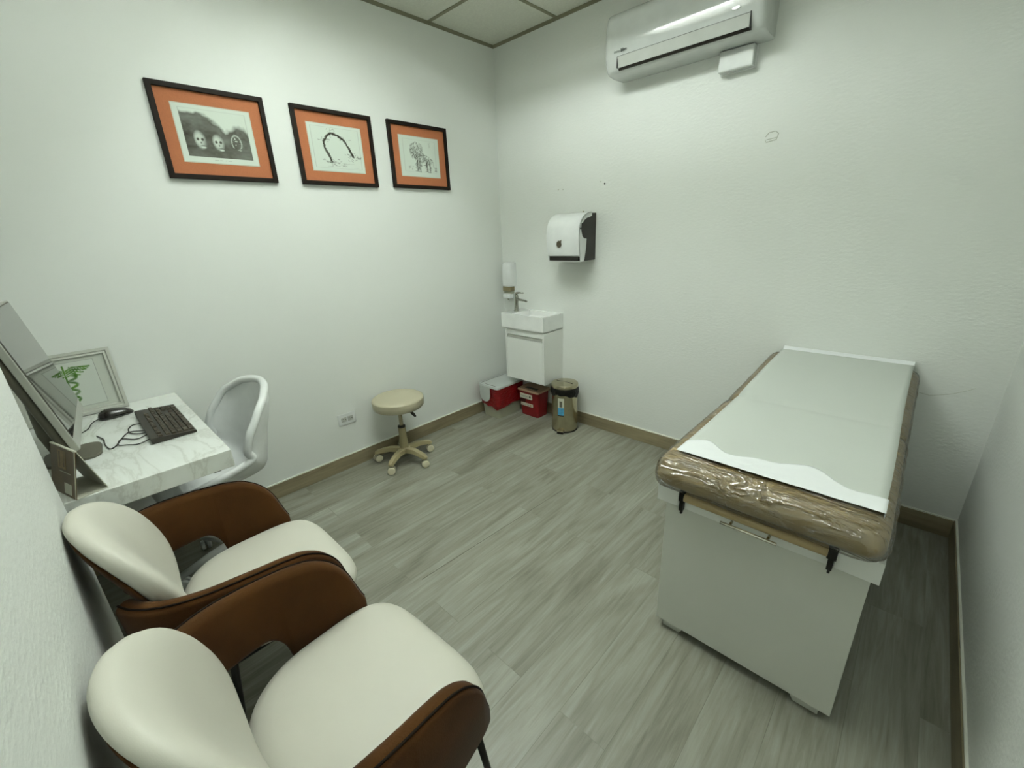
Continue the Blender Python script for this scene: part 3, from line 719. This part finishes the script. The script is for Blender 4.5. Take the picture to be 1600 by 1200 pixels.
# ------------------------------------------------------------ exam table
t = empty('exam_table', (2.505, -.75, 0), 'long white-cabinet exam table with a tan padded top under clear plastic', 'exam table')
def X(x): return x - 2.505
def Y(y): return y + .75
bx('cabinet', (X(2.224), X(2.808), Y(-1.43), Y(-.05), .045, .6), 'laminate_grey', t, bevel=.002)
fd = bx('front_panel', (X(2.222), X(2.810), Y(-1.452), Y(-1.432), .045, .598), 'laminate_grey', t, bevel=.002)
bxs('top_rail', [(X(2.190), X(2.828), Y(-1.42), Y(-.04), .602, .672), (X(2.190), X(2.276), Y(-1.462), Y(-1.42), .600, .672), (X(2.724), X(2.828), Y(-1.462), Y(-1.42), .600, .672), (X(2.276), X(2.724), Y(-1.458), Y(-1.44), .598, .640)], 'laminate', t, bevel=.002)
# padded leg extension slid in under the mattress
bm = bmesh.new(); 
pad = [(Y(-1.492) + a, b) for a, b in ((.02, .640), (.006, .643), (0, .652), (.003, .666), (.016, .6745), (.3, .6745), (.3, .640))]
prism(bm, pad, X(2.292), X(2.706), 'x'); link('leg_extension_pad', bm, 'tan', t, bevel=.006, seg=3)
for x in (2.284, 2.716):
    h = bxs('hinge_bracket', [(X(x) - .012, X(x) + .012, Y(-1.476), Y(-1.46), .632, .674), (X(x) - .007, X(x) + .007, Y(-1.480), Y(-1.46), .598, .634), (X(x) - .003, X(x) + .004, Y(-1.477), Y(-1.463), .585, .6)], 'black_metal', t, bevel=.002)
hd = bm = bmesh.new(); tube(bm, [(X(2.419), Y(-1.488), .622), (X(2.583), Y(-1.488), .622)], .0055, 14); h = link('bar_handle', bm, mat('bright_steel', (226, 222, 208), .18, metal=1), t, smooth=True)
for x in (2.447, 2.557): tb('handle_post', [(X(x), Y(-1.488), .622), (X(x), Y(-1.452), .622)], .0045, 'steel', h, 10)
for x0, x1, s in ((2.246, 2.336, 1), (2.684, 2.78, -1)):
    for yy in (-1.425, -.09):
        po = [(X(x0), .046), (X(x1), .046), (X(x1 if s < 0 else x1 - .024), 0), (X(x0 if s > 0 else x0 + .024), 0)]
        pr('foot', po, Y(yy - .006), Y(yy + .03), 'y', 'laminate_grey', t, bevel=.002)
        
def pad_mesh(x0, x1, y0, y1, h, zf, r, wr=0, seed=0, nx=40, ny=60, front=.045):
    """rounded upholstered slab, base following zf(y)"""
    bm = bmesh.new(); sec = []
    # cross-section along y (front roll to back), swept across x with rounded ends
    m = 10
    loop = []
    for k in range(m + 1): a = -PI / 2 - PI * k / (m) ; loop.append((y0 + h / 2 * front / .045 * .9 + (h / 2 * front / .045 * .9) * math.cos(a), h / 2 + h / 2 * -math.sin(-a) if False else h / 2 + h / 2 * math.sin(a)))
    return loop
def slab(name, x0, x1, y0, y1, zb, zt, rf, rs, m, parent, amp=0, seed=1, grow=0, ny=70, nx=60, warp=None, rb=None):
    """closed cushion: super-elliptic sections; zb/zt functions of y"""
    bm = bmesh.new(); rb = rb or rf
    NU, NV = ny, 40
    rows = []
    for i in range(NU + 1):
        f = i / NU; f = .5 - .5 * math.cos(PI * f) if True else f
        y = y0 + (y1 - y0) * f
        # end taper (front and back rolls)
        df = min((y - y0) / rf, 1); db = min((y1 - y) / rb, 1)
        e = min(math.sqrt(max(0, 1 - (1 - df) ** 2)), math.sqrt(max(0, 1 - (1 - db) ** 2)))
        z0, z1 = zb(y), zt(y); zc = (z0 + z1) / 2; hh = (z1 - z0) / 2 * max(e, .03)
        ins = rs * .5 * (1 - e)
        hwid = (x1 - x0) / 2 - ins; xc = (x0 + x1) / 2; row = []
        for k in range(NV):
            a = 2 * PI * k / NV + PI / NV; c, s = math.cos(a), math.sin(a)
            # box with rounded corners: stadium-like
            r = min(rs, hh); px = (hwid - r) * max(-1, min(1, c * 1.8)) + r * c; 
            pz = hh * math.copysign(abs(s) ** .55, s) if abs(c) * 1.8 > 1 else hh * math.copysign(1, s)
            if abs(c) * 1.8 > 1:
                b = (abs(c) - 1 / 1.8) / (1 - 1 / 1.8); px = math.copysign(hwid - r + r * math.sin(b * PI / 2), c); pz = math.copysign(hh * math.cos(b * PI / 2), s)
                if hh > r: pz = math.copysign((hh - r) + r * math.cos(b * PI / 2), s) if b < .999 else 0
            else: px = (hwid - r) * c * 1.8; pz = math.copysign(hh, s)
            p = Vector((xc + px, y, zc + pz))
            if amp:
                nn = noise.noise(Vector((p.x * 9 + p.y * 14, p.y * 30 - p.x * 10, p.z * 26 + seed))) + .5 * noise.noise(Vector((p.x * 26, p.y * 60, p.z * 50 + seed)))
                out = Vector((px / hwid * .3, 0, pz / max(hh, .001))); out.y = -(1 - df) * 1.0
                if out.length > 0: p += out.normalized() * (grow + amp * nn)
            row.append(bm.verts.new(p))
        rows.append(row)
    for A, B in zip(rows, rows[1:]):
        for k in range(NV): bm.faces.new((A[k], A[(k + 1) % NV], B[(k + 1) % NV], B[k]))
    bm.faces.new(rows[0][::-1]); bm.faces.new(rows[-1])
    return link(name, bm, m, parent, smooth=True)
ZB = lambda y: .676; ZT = lambda y: .799 + .004 * math.sin((y - Y(-1.5)) * 4)
mt = slab('seat_cushion', X(2.19), X(2.822), Y(-1.512), Y(-.785), ZB, ZT, .06, .045, 'tan', t, amp=.0015)
HZ = lambda y: .80 + (y - Y(-.775)) * (.855 - .80) / .73
hc = slab('head_cushion', X(2.19), X(2.822), Y(-.775), Y(-.03), lambda y: HZ(y) - .12, HZ, .05, .045, 'tan', t, amp=.0015, seed=5)
slab('plastic_cover', X(2.186), X(2.826), Y(-1.522), Y(-.78), lambda y: .674, lambda y: ZT(y) - .001, .062, .05, 'film', mt, amp=.0055, seed=3, grow=.004, ny=150)
slab('plastic_cover', X(2.186), X(2.826), Y(-.782), Y(-.022), lambda y: HZ(y) - .122, lambda y: HZ(y) - .001, .052, .05, 'film', hc, amp=.004, seed=9, grow=.003, ny=90)
bxs('hinge_link', [(X(2.824), X(2.832), Y(-.83), Y(-.73), .70, .72)], 'backgrey', t)

# disposable paper over the table
t = empty('exam_paper', (2.515, -.75, .80), 'white disposable paper sheet spread over the exam table top', 'paper')
def zpaper(y):
    yw = y + 0
    if y < -.79: return .8035 + .004 * math.sin((y + 1.5) * 4) + .002
    if y > -.775: return .806 + (y + .775) * (.862 - .806) / .73 
    return .8055
def sheet3(name, x0f, x1f, y0, y1, zf, m, parent, ny=80, nx=24, th=.0012, edge=None):
    bm = bmesh.new(); g = []
    for j in range(ny + 1):
        f = j / ny; row = []
        for i in range(nx + 1):
            u = i / nx; ya = y0(u) if callable(y0) else y0; yb = y1(u) if callable(y1) else y1; y = ya + (yb - ya) * f
            x = x0f(y) + (x1f(y) - x0f(y)) * u
            z = zf(x, y) + .0012 * noise.noise(Vector((x * 7, y * 9, 2)))
            row.append(bm.verts.new((x - 2.515, y + .75, z - .80)))
        g.append(row)
    for A, B in zip(g, g[1:]):
        for i in range(nx): bm.faces.new((A[i], A[i + 1], B[i + 1], B[i]))
    o = link(name, bm, m, parent, smooth=True); s = o.modifiers.new('s', 'SOLIDIFY'); s.thickness = th; s.offset = 1
    return o
xl = lambda y: 2.236 + .004 * math.sin(y * 5 + 1); xr = lambda y: 2.796 + .003 * math.sin(y * 4)
def zp(x, y):
    z = zpaper(y) + .003
    if -.83 < y < -.72: z -= .004 * math.exp(-((y + .775) / .02) ** 2)
    return z
sheet3('paper_sheet', xl, xr, -1.437, -.035, zp, 'paper', t)
wav = lambda u: -1.375 + .055 * math.exp(-((u - .12) / .12) ** 2) + .075 * math.exp(-((u - .62) / .2) ** 2) + .012 * math.sin(u * 21)
sheet3('folded_end', lambda y: xl(y) - .001, lambda y: xr(y) + .003, -1.442, wav, lambda x, y: zp(x, y) + .002 + .0016 * max(0, noise.noise(Vector((x * 30, y * 30, 5)))), 'paper_white', t, ny=14, nx=50)
bm = bmesh.new()
prism(bm, [(-.036, .864), (-.02, .866), (-.012, .874), (-.009, .879), (-.004, .879), (-.004, .860), (-.036, .860)], 2.238 - 2.515, 2.797 - 2.515, 'x')
o = link('curled_end', bm, 'paper_white', t, bevel=.002); o.location = (0, .75, -.80)
bm = bmesh.new(); prism(bm, [(-1.43, .806), (-1.44, .80), (-1.435, .775), (-1.39, .785), (-1.36, .806)], 2.7985 - 2.515, 2.8 - 2.515, 'x'); o = link('loose_corner', bm, 'paper_white', t); o.location = (0, .75, -.80)

# ------------------------------------------------------------ armchairs
def make_chair(label):
    t = empty('armchair', (0, 0, 0), label, 'armchair', 'cream and brown armchairs along the near wall')
    # seat
    bm = bmesh.new(); out = lambda th: se(th, .266, .252, .235, 4.4, 2.5)
    prof = [(0, .492), (.3, .4915), (.55, .489), (.75, .484), (.87, .478), (.945, .467), (.985, .452), (1, .437), (.99, .422), (.95, .412), (.8, .408), (0, .408)]
    polar(bm, out, prof, lambda p, q, h, s: (p, q, h + (.006 if s > .3 else 0) * 0)); o = link('seat', bm, 'cream', t, smooth=True)
    # upholstered back
    def bmap(p, q, tt, s):
        z = .70 + q; y = -.282 - q * .32 + 1.2 * p * p + tt; return (p, y, z)
    out = lambda th: se(th, .232, .203, .205, 2.3, 2.35)
    bm = bmesh.new(); prof = [(0, .026), (.35, .026), (.6, .024), (.8, .017), (.92, .006), (.985, -.008), (1, -.02), (.985, -.034), (.93, -.045), (.7, -.049), (0, -.049)]
    polar(bm, out, prof, bmap); bk = link('backrest', bm, 'cream', t, smooth=True)
    bm = bmesh.new(); prof = [(0, -.045), (.6, -.045), (.93, -.045), (.985, -.048), (.96, -.053), (.8, -.056), (0, -.057)]
    polar(bm, lambda th: se(th, .200, .165, .175, 2.35, 2.35), prof, bmap); link('back_shell', bm, 'suede', t, smooth=True)
    # wrap-round armrests
    ZT_ = [(.180, .455), (.175, .49), (.165, .545), (.145, .60), (.11, .652), (.06, .688), (0, .704), (-.1, .716), (-.2, .724), (-.28, .728), (-.33, .715), (-.36, .69)]
    for s in (-1, 1):
        pth = catmull([(.266, .183, 0), (.278, .10, 0), (.287, 0, 0), (.288, -.1, 0), (.279, -.19, 0), (.25, -.26, 0), (.205, -.30, 0), (.16, -.32, 0)], 22)
        bm = bmesh.new(); rings = []; seam = []; L = len(pth)
        for i, p in enumerate(pth):
            tt = (pth[min(i + 1, L - 1)] - pth[max(i - 1, 0)]).normalized(); nrm = Vector((-tt.y, tt.x, 0))  # outward for +x side
            if nrm.x < 0 and p.y > -.2: nrm = -nrm
            if nrm.y > 0 and p.y <= -.2: nrm = -nrm
            y = p.y; zt = sum(interp(y + q_ * .006, ZT_) for q_ in range(-3, 4)) / 7
            k = math.sqrt(max(0, min(1, (-.045 - y) / .06)) * (2 - max(0, min(1, (-.045 - y) / .06)))); zb = (.418 + .015 * max(0, min(1, (y - .02) / .12))) * (1 - k) + (.538 - .03 * max(0, (-y - .2) / .15)) * k
            if y < -.33: zt = .70; 
            zt = max(zt, zb + .03)
            th_ = .023 * min(1, .35 + 2.4 * math.sqrt(i / L)); out_ = .010 * (zt - .45) / .25
            prof = []
            for a in np.linspace(0, PI, 7): prof.append((th_ * math.cos(a), zt - th_ * .9 + th_ * .9 * math.sin(a)))
            for a in np.linspace(PI, 2 * PI, 5): prof.append((th_ * math.cos(a), zb + th_ * .8 + th_ * .8 * math.sin(a)))
            ring = []
            for w_, z in prof:
                lean = out_ * (z - zb) / max(zt - zb, .01); q = p + nrm * (w_ + lean); ring.append(bm.verts.new((q.x * s, q.y, z)))
            rings.append(ring)
            q = p + nrm * (th_ * .55 + out_); seam.append((q.x * s, q.y, zt - .0025))
        n = len(rings[0])
        for A, B in zip(rings, rings[1:]):
            for k in range(n): bm.faces.new((A[k], A[(k + 1) % n], B[(k + 1) % n], B[k]))
        bm.faces.new(rings[0][::-1]); bm.faces.new(rings[-1])
        ar = link('armrest', bm, 'suede', t, smooth=True)
        bm = bmesh.new(); tube(bm, seam, .0028, 6); link('piping', bm, 'piping', ar, smooth=True)
    # black metal base
    bm = bmesh.new()
    tube(bm, [(-.222, .17, .405), (.222, .17, .405)], .010, 8); tube(bm, [(-.222, -.17, .405), (.222, -.17, .405)], .010, 8)
    tube(bm, [(-.222, .17, .4), (-.222, -.17, .4)], .010, 8); tube(bm, [(.222, .17, .4), (.222, -.17, .4)], .010, 8)
    tube(bm, [(0, -.16, .4), (0, -.3, .42), (0, -.345, .52)], .014, 8)
    link('seat_frame', bm, 'black_metal', t, smooth=True)
    for sx in (-1, 1):
        for sy in (-1, 1): tb('leg', [(sx * .222, sy * .17, .41), (sx * .25, sy * .215 + .0, .0)], [.011, .0075], 'black_metal', t)
    return t
def copy_tree(o, parent=None):
    c = o.copy(); C.objects.link(c)
    if parent is not None: c.parent = parent
    for ch in list(o.children): copy_tree(ch, c)
    return c
ch1 = make_chair('cream and brown suede armchair further back, touching the desk front')
ch1.location = (1.285, -2.55, 0)
ch2 = copy_tree(ch1); ch2.location = (1.93, -2.54, 0); ch2.rotation_euler = (0, 0, .055)
ch2['label'] = 'cream and brown suede armchair nearest the viewer, in front of its twin'

# ------------------------------------------------------------ desk and what stands on it
DT = .832
t = empty('desk', (.5, -2.98, 0), 'white marble-topped desk fixed in the alcove behind the armchairs', 'desk')
bx('desktop', (-.496, .495, -.565, .485, DT - .07, DT), 'marble', t, bevel=.003)
bxs('wall_batten', [(-.49, -.46, -.55, .46, DT - .1, DT - .0705)], 'laminate_grey', t)
for y in (-.45, .43):
    bxs('support_bracket', [(-.46, .47, y - .012, y + .012, DT - .082, DT - .0705), (-.496, -.47, y - .012, y + .012, DT - .30, DT - .0705)], 'black_metal', t)
bxs('leg', [(.42, .46, -.5, -.46, 0, DT - .062)], 'black_metal', t, bevel=.002)

t = empty('desk_picture_frame', (.0, -2.87, DT + .002), 'pale silver-framed green winged staff print leaning on the wall on the desk', 'picture')
fw, fh, lean = .34, .29, .05
Rm = Matrix.Rotation(-.13, 4, 'Y')
t.location = (.05, -2.855, DT + .001); t.rotation_euler = (0, -.14, 0)
bm = bmesh.new(); V_ = []
for (a, b), x in (((.17, .0), 0), ((.17, .0), .02), ((.158, .012), .02), ((.154, .016), .014), ((.146, .024), .016), ((.142, .028), .006)):
    V_.append([bm.verts.new((x, yy, zz)) for yy, zz in ((-a, b), (a, b), (a, fh - b), (-a, fh - b))])
for A, B in zip(V_, V_[1:]):
    for k in range(4): bm.faces.new((A[k], A[(k + 1) % 4], B[(k + 1) % 4], B[k]))
bm.faces.new(V_[0][::-1]); link('frame', bm, 'frame_silver', t)
G1 = np.array(lin((52, 92, 26))); G2 = np.array(lin((96, 138, 58)))
def art_staff(U, V):
    P = np.array(lin((196, 202, 192))); n = U.shape; A = np.zeros(n)
    asp = 1.16
    def st(pts, w):
        nonlocal A
        for a, b in zip(pts, pts[1:]): A = np.maximum(A, np.clip(1.6 - segd(U, V, a, b, asp) / w, 0, 1))
    st([(.5, .86), (.5, .10)], .012)
    for s in (-1, 1):
        for k in range(4):  # wings
            y = .80 - k * .035; st([(.5 + s * .02, y - .03), (.5 + s * .10, y + .02), (.5 + s * (.24 - k * .03), y + .005 - k * .01), (.5 + s * (.30 - k * .045), y - .0 - k * .01)], .013 - k * .001)
        for k in range(7): st([(.5 + s * (.07 + k * .03), .83 - k * .006), (.5 + s * (.09 + k * .032), .70 + k * .012)], .008)
        pts = [(.5 + s * (.12 * (1 - .5 * q)) * math.sin(q * 4 * PI + .6), .68 - q * .54) for q in np.linspace(0, 1, 60)]; st(pts, .0185)
        st([(.5 + s * .056, .68), (.5 + s * .1, .70), (.5 + s * .13, .66)], .013)
    A = A * (.72 + .5 * smooth_noise(U, V, 26, 8))
    A = np.clip(A, 0, 1); g = smooth_noise(U, V, 18, 21)[..., None]; G = G1 * g + G2 * (1 - g)
    col = P * (1 - A[..., None]) + G * A[..., None]
    e = np.minimum(np.minimum(abs(U - .13), abs(U - .87)), np.minimum(abs(V - .08), abs(V - .92))); ins = (U > .125) & (U < .875) & (V > .075) & (V < .925)
    line = (e < .004) & ins; col = np.where(line[..., None], col * .62, col)
    out = ~((U > .13) & (U < .87) & (V > .08) & (V < .92)); col = np.where(out[..., None], col * np.array([.93, .92, .9]), col)
    return col
F = Matrix(((0, 0, 1, .0075), (1, 0, 0, 0), (0, 1, 0, fh / 2), (0, 0, 0, 1)))
sheet('print', .284, .244, art_staff, 240, 210, t, F)

# monitor (screen faces the far end of the desk)
t = empty('monitor', (.560, -2.90, DT + .001), 'silver-framed glossy monitor on the desk half hidden behind the wall end', 'monitor', rz=-.065)
tilt = .185
mh = Matrix.Rotation(tilt, 4, 'X') @ Matrix.Identity(4)
pan = bx('casing', (-.275, .275, -.020, 0, 0, .462), 'silver', t, bevel=.003)
bx('back_cover', (-.268, .268, -.045, -.02, .006, .455), 'backgrey', pan, bevel=.012)
bx('bezel', (-.27, .27, 0, .0015, .044, .458), 'backgrey', pan)
bx('screen', (-.266, .266, .0015, .0028, .048, .455), 'screen', pan)
pan.rotation_euler = (tilt, 0, 0); pan.location = (0, .05, .10)
bm = bmesh.new(); tapered(bm, .085, .08, .083, .078, 0, .010, .04); ft = link('stand_foot', bm, 'backgrey', t, bevel=.002); ft.location = (.02, .0, 0)
tb('stand_neck', [(0, -.03, .006), (0, -.05, .1), (0, -.045, .25)], [.022, .02, .02], 'backgrey', t, 14)

# keyboard
t = empty('keyboard', (.485, -2.612, DT + .001), 'dark full-size wired keyboard on the marble desktop', 'keyboard', rz=PI)
pr('key_case', [(-.072, 0), (.074, 0), (.074, .021), (.068, .023), (-.070, .012), (-.072, .008)], -.222, .222, 'x', 'keybase', t, bevel=.002)
def kz(y): return .012 + (y + .07) / .138 * .011 + .0005
kb = bmesh.new(); rws = [(-.058, [1.25, 1.25, 1.25, 6.25, 1.25, 1.25, 1.25, 1.25]), (-.039, [2.25] + [1] * 10 + [2.75]), (-.020, [1.75] + [1] * 11 + [2.25]), (-.001, [1.5] + [1] * 12 + [1.5]), (.018, [1] * 13 + [2]), (.043, [1, -1] + [1] * 4 + [-.5] + [1] * 4 + [-.5] + [1] * 4)]
U_ = .0190
keys = []
for y, ws in rws:
    x = -.215
    for w in ws:
        if w > 0: keys.append((x, x + w * U_ - .0025, y))
        x += abs(w) * U_
    x = -.215 + 15.3 * U_
    if y > -.03 or y < -.05 or True:
        nav = [1, 1, 1] if y not in (-.020,) else []
        if y == -.039: nav = [-1, 1, -1]
        xx = x
        for w in nav:
            if w > 0: keys.append((xx, xx + w * U_ - .0025, y))
            xx += abs(w) * U_
    xx = x + 3.4 * U_
    if y < .03:
        for w in ([2, 1] if y == -.058 else [1, 1, 1]) + ([1] if y in (.018,) else []):
            keys.append((xx, min(xx + w * U_ - .0025, .218), y)); xx += w * U_
for x0, x1, y in keys[:200]:
    if x1 > .2185: continue
    bm = bmesh.new(); z = kz(y); hy = .0078
    vb = [bm.verts.new(p) for p in ((x0, y - hy, z - .002), (x1, y - hy, z - .002), (x1, y + hy, z - .001), (x0, y + hy, z - .001))]
    vt = [bm.verts.new(p) for p in ((x0 + .002, y - hy + .0015, z + .006), (x1 - .002, y - hy + .0015, z + .006), (x1 - .002, y + hy - .002, z + .0068), (x0 + .002, y + hy - .002, z + .0068))]
    bm.faces.new(vt)
    for k in range(4): bm.faces.new((vb[k], vb[(k + 1) % 4], vt[(k + 1) % 4], vt[k]))
    me = bpy.data.meshes.new('key'); bm.to_mesh(me); bm.free(); kb.from_mesh(me); bpy.data.meshes.remove(me)
link('keys', kb, 'key', t)
cb = [(.09, .072, .006), (.10, .10, .003), (.07, .13, .003), (.02, .125, .003), (-.01, .09, .004), (-.02, .074, .008)]
tb('cable', catmull([(-.10, .072, .006), (-.11, .11, .003), (-.06, .15, .003), (-.12, .17, .003), (-.14, .19, .003), (-.08, .20, .003), (.0, .20, .003), (.06, .215, .003)], 8), .0022, 'black', t, 8)
tb('cable', catmull([(.07, .072, .006), (.085, .10, .003), (.04, .118, .003), (-.02, .115, .003), (-.06, .09, .004), (-.07, .074, .008)], 8), .0022, 'black', t, 8)
tb('cable', catmull([(-.16, .07, .006), (-.175, .11, .003), (-.15, .14, .003), (-.12, .165, .003), (-.06, .15, .003), (.0, .12, .003), (-.04, .074, .006)], 8), .0022, 'black', t, 8)

# mouse
t = empty('computer_mouse', (.185, -2.745, DT + .001), 'small glossy black wired mouse between the desk picture and the keyboard', 'mouse', rz=.15)
bm = bmesh.new(); polar(bm, lambda th: se(th, .035, .064, .062, 2.6, 2.3), [(0, .040), (.4, .0365), (.7, .031), (.9, .02), (1, .008), (.97, 0), (0, 0)], lambda p, q, h, s: (p, q, h * (1 - .25 * (q / .055))))
o = link('mouse_shell', bm, mat('gloss_black', (24, 20, 14), .22, coat=.4), t, smooth=True)
lt('scroll_wheel', [(.006, -.003), (.0065, 0), (.006, .003)], 'keybase', t, c=(0, -.03, .035), n=16, axis='x')
tb('cable', catmull([(.004, -.06, .008), (.012, -.082, .003), (.05, -.10, .003), (.09, -.115, .003), (.12, -.14, .003)], 8), .002, 'black', t, 8)

# cables behind the monitor
for pts, lab in (([(.62, -3.02, DT + .006), (.70, -3.05, DT + .012), (.80, -2.985, DT + .06), (.84, -3.0, DT + .09), (.78, -3.06, DT + .05), (.74, -3.03, DT + .006), (.68, -2.99, DT + .006)], 'tangled black cable behind the monitor, close to the wall end'),):
    tag(tb('cable_tangle', catmull([Vector(p) for p in pts], 8), .004, 'black', None, 8), lab, 'cable')

# tent calendar on the desk corner
t = empty('desk_calendar', (.99, -2.875, DT + .001), 'brown tent calendar on the near corner of the desk by the wall end', 'calendar', rz=math.radians(197))
Lc, hb, hh = .17, .038, .145     # along local +x; front face on local +y
def slopeface(name, y0, z0, y1, z1, m, th=.002, x0=0, x1=Lc, off=0, parent=None):
    bm = bmesh.new(); d = Vector((0, y1 - y0, z1 - z0)).normalized(); nr = Vector((0, -d.z, d.y)) * off
    nn = Vector((0, -d.z, d.y)) * th; P = [Vector((x, y, z)) + nr for x, y, z in ((x0, y0, z0), (x1, y0, z0), (x1, y1, z1), (x0, y1, z1))]
    A = [bm.verts.new(p) for p in P]; B = [bm.verts.new(p + nn) for p in P]; bm.faces.new(A); bm.faces.new(B[::-1])
    for k in range(4): bm.faces.new((A[k], A[(k + 1) % 4], B[(k + 1) % 4], B[k]))
    return link(name, bm, m, parent or t)
slopeface('front_sheet', hb, 0, 0, hh, 'brown_card', -.002)
slopeface('rear_sheet', -hb, 0, 0, hh, 'card', .002)
bx('base_card', (0, Lc, -hb, hb, 0, .0015), 'card', t)
tb('top_binding', [(0, 0, hh + .001), (Lc, 0, hh + .001)], .0035, 'card', t, 8)
def lerp(f): return (hb * (1 - f), hh * f)
def patch(name, x0, x1, f0, f1, m): 
    a, b = lerp(f0), lerp(f1); return slopeface(name, a[0], a[1], b[0], b[1], m, -.0008, x0, x1, -.0022)
slopeface('edge_strip', hb, 0, 0, hh, 'card', -.0008, 0, .003, -.0022)
pc = patch('cover_portrait', .062, .115, .55, .93, mat('cover_picture', (120, 100, 62), .5, var=(30, .45)))
patch('cover_portrait_shade', .066, .078, .6, .9, mat('cover_dark', (40, 24, 12), .5)); patch('cover_portrait_shade', .1, .108, .58, .9, mat('cover_dark', (48, 28, 14), .5))
patch('cover_line', .03, .11, .48, .495, 'grey_plastic'); patch('white_label', .028, .075, .05, .27, 'card')

# ------------------------------------------------------------ white desk chair
t = empty('desk_chair', (.43, -2.485, 0), 'white moulded plastic swivel chair tucked under the far side of the desk', 'chair', rz=PI + .08)
prof = [(.235, .470, .17, .0, .015), (.225, .497, .20, .0, .02), (.16, .50, .225, 0, .05), (.0, .485, .24, .0, .10), (-.12, .487, .245, .03, .125), (-.185, .515, .245, .09, .12), (-.215, .60, .245, .13, .06), (-.235, .70, .245, .125, .03), (-.252, .76, .238, .11, .015), (-.266, .82, .222, .085, .01), (-.274, .855, .195, .062, .0), (-.280, .882, .15, .036, 0), (-.284, .896, .09, .012, 0), (-.286, .902, .03, .001, 0), (-.286, .903, .004, .0, 0)]
cen = []
for a in range(5): cen.append(catmull([(p[0], p[1], 0) for p in prof], 4) if a == 0 else catmull([(p[a], 0, 0) for p in prof], 4))
bm = bmesh.new(); rows = []; nU = 24
base_ = cen[0]; wv = catmull([(p[2], 0, 0) for p in prof], 4); fv = catmull([(p[3], 0, 0) for p in prof], 4); uv = catmull([(p[4], 0, 0) for p in prof], 4)
for b, w, f, u in zip(base_, wv, fv, uv):
    row = []
    for k in range(nU + 1):
        s = k / nU * 2 - 1; a = abs(s); row.append(bm.verts.new((w.x * math.sin(s * 1.25) / math.sin(1.25), b.x + f.x * a ** 2.6, b.y + u.x * a ** 2.8)))
    rows.append(row)
for A, B in zip(rows, rows[1:]):
    for k in range(nU): bm.faces.new((A[k], A[k + 1], B[k + 1], B[k]))
rimL = [(Vector(r_[0].co),) for r_ in rows]; rimR = [Vector(r_[-1].co) for r_ in rows]
bm.normal_update(); sh = link('seat_shell', bm, 'plastic_white', t, smooth=True)
s = sh.modifiers.new('s', 'SOLIDIFY'); s.thickness = .014; s.offset = 0
s = sh.modifiers.new('v', 'BEVEL'); s.width = .005; s.segments = 2; s.limit_method = 'ANGLE'; s.angle_limit = .8
edge_pts = [r_[0] for r_ in rimL] + [r_ for r_ in reversed(rimR)]
bm = bmesh.new(); tube(bm, catmull(edge_pts[::2] + [edge_pts[-1]], 2), .018, 12); link('rim', bm, 'plastic_white', sh, smooth=True)
lt('column', [(.03, .10), (.026, .28), (.018, .285), (.018, .46)], 'plastic_white', t, n=20)
lt('seat_mount', [(.07, .452), (.09, .470)], 'plastic_white', t, n=24)
for k in range(5):
    a = math.radians(20 + 72 * k)
    bm = bmesh.new(); tube(bm, [(.0, 0, .105), (.12, 0, .095), (.255, 0, .07)], [.028, .022, .016], 10); l = link('base_leg', bm, 'plastic_white', t, smooth=True); l.rotation_euler = (0, 0, a)
    bm = bmesh.new()
    for q in (-1, 1): lathe(bm, [(.02, q * .004), (.026, q * .006), (.026, q * .02), (.018, q * .023)], (0, 0, 0), 20, 'x')
    tube(bm, [(-.015, 0, 0), (.015, 0, 0)], .008, 8); tube(bm, [(0, 0, 0), (0, 0, .045)], .008, 8)
    c = link('castor', bm, 'plastic_white', t); shade_auto(c); c.location = (.25 * math.cos(a), .25 * math.sin(a), .0262); c.rotation_euler = (0, 0, a + 1)
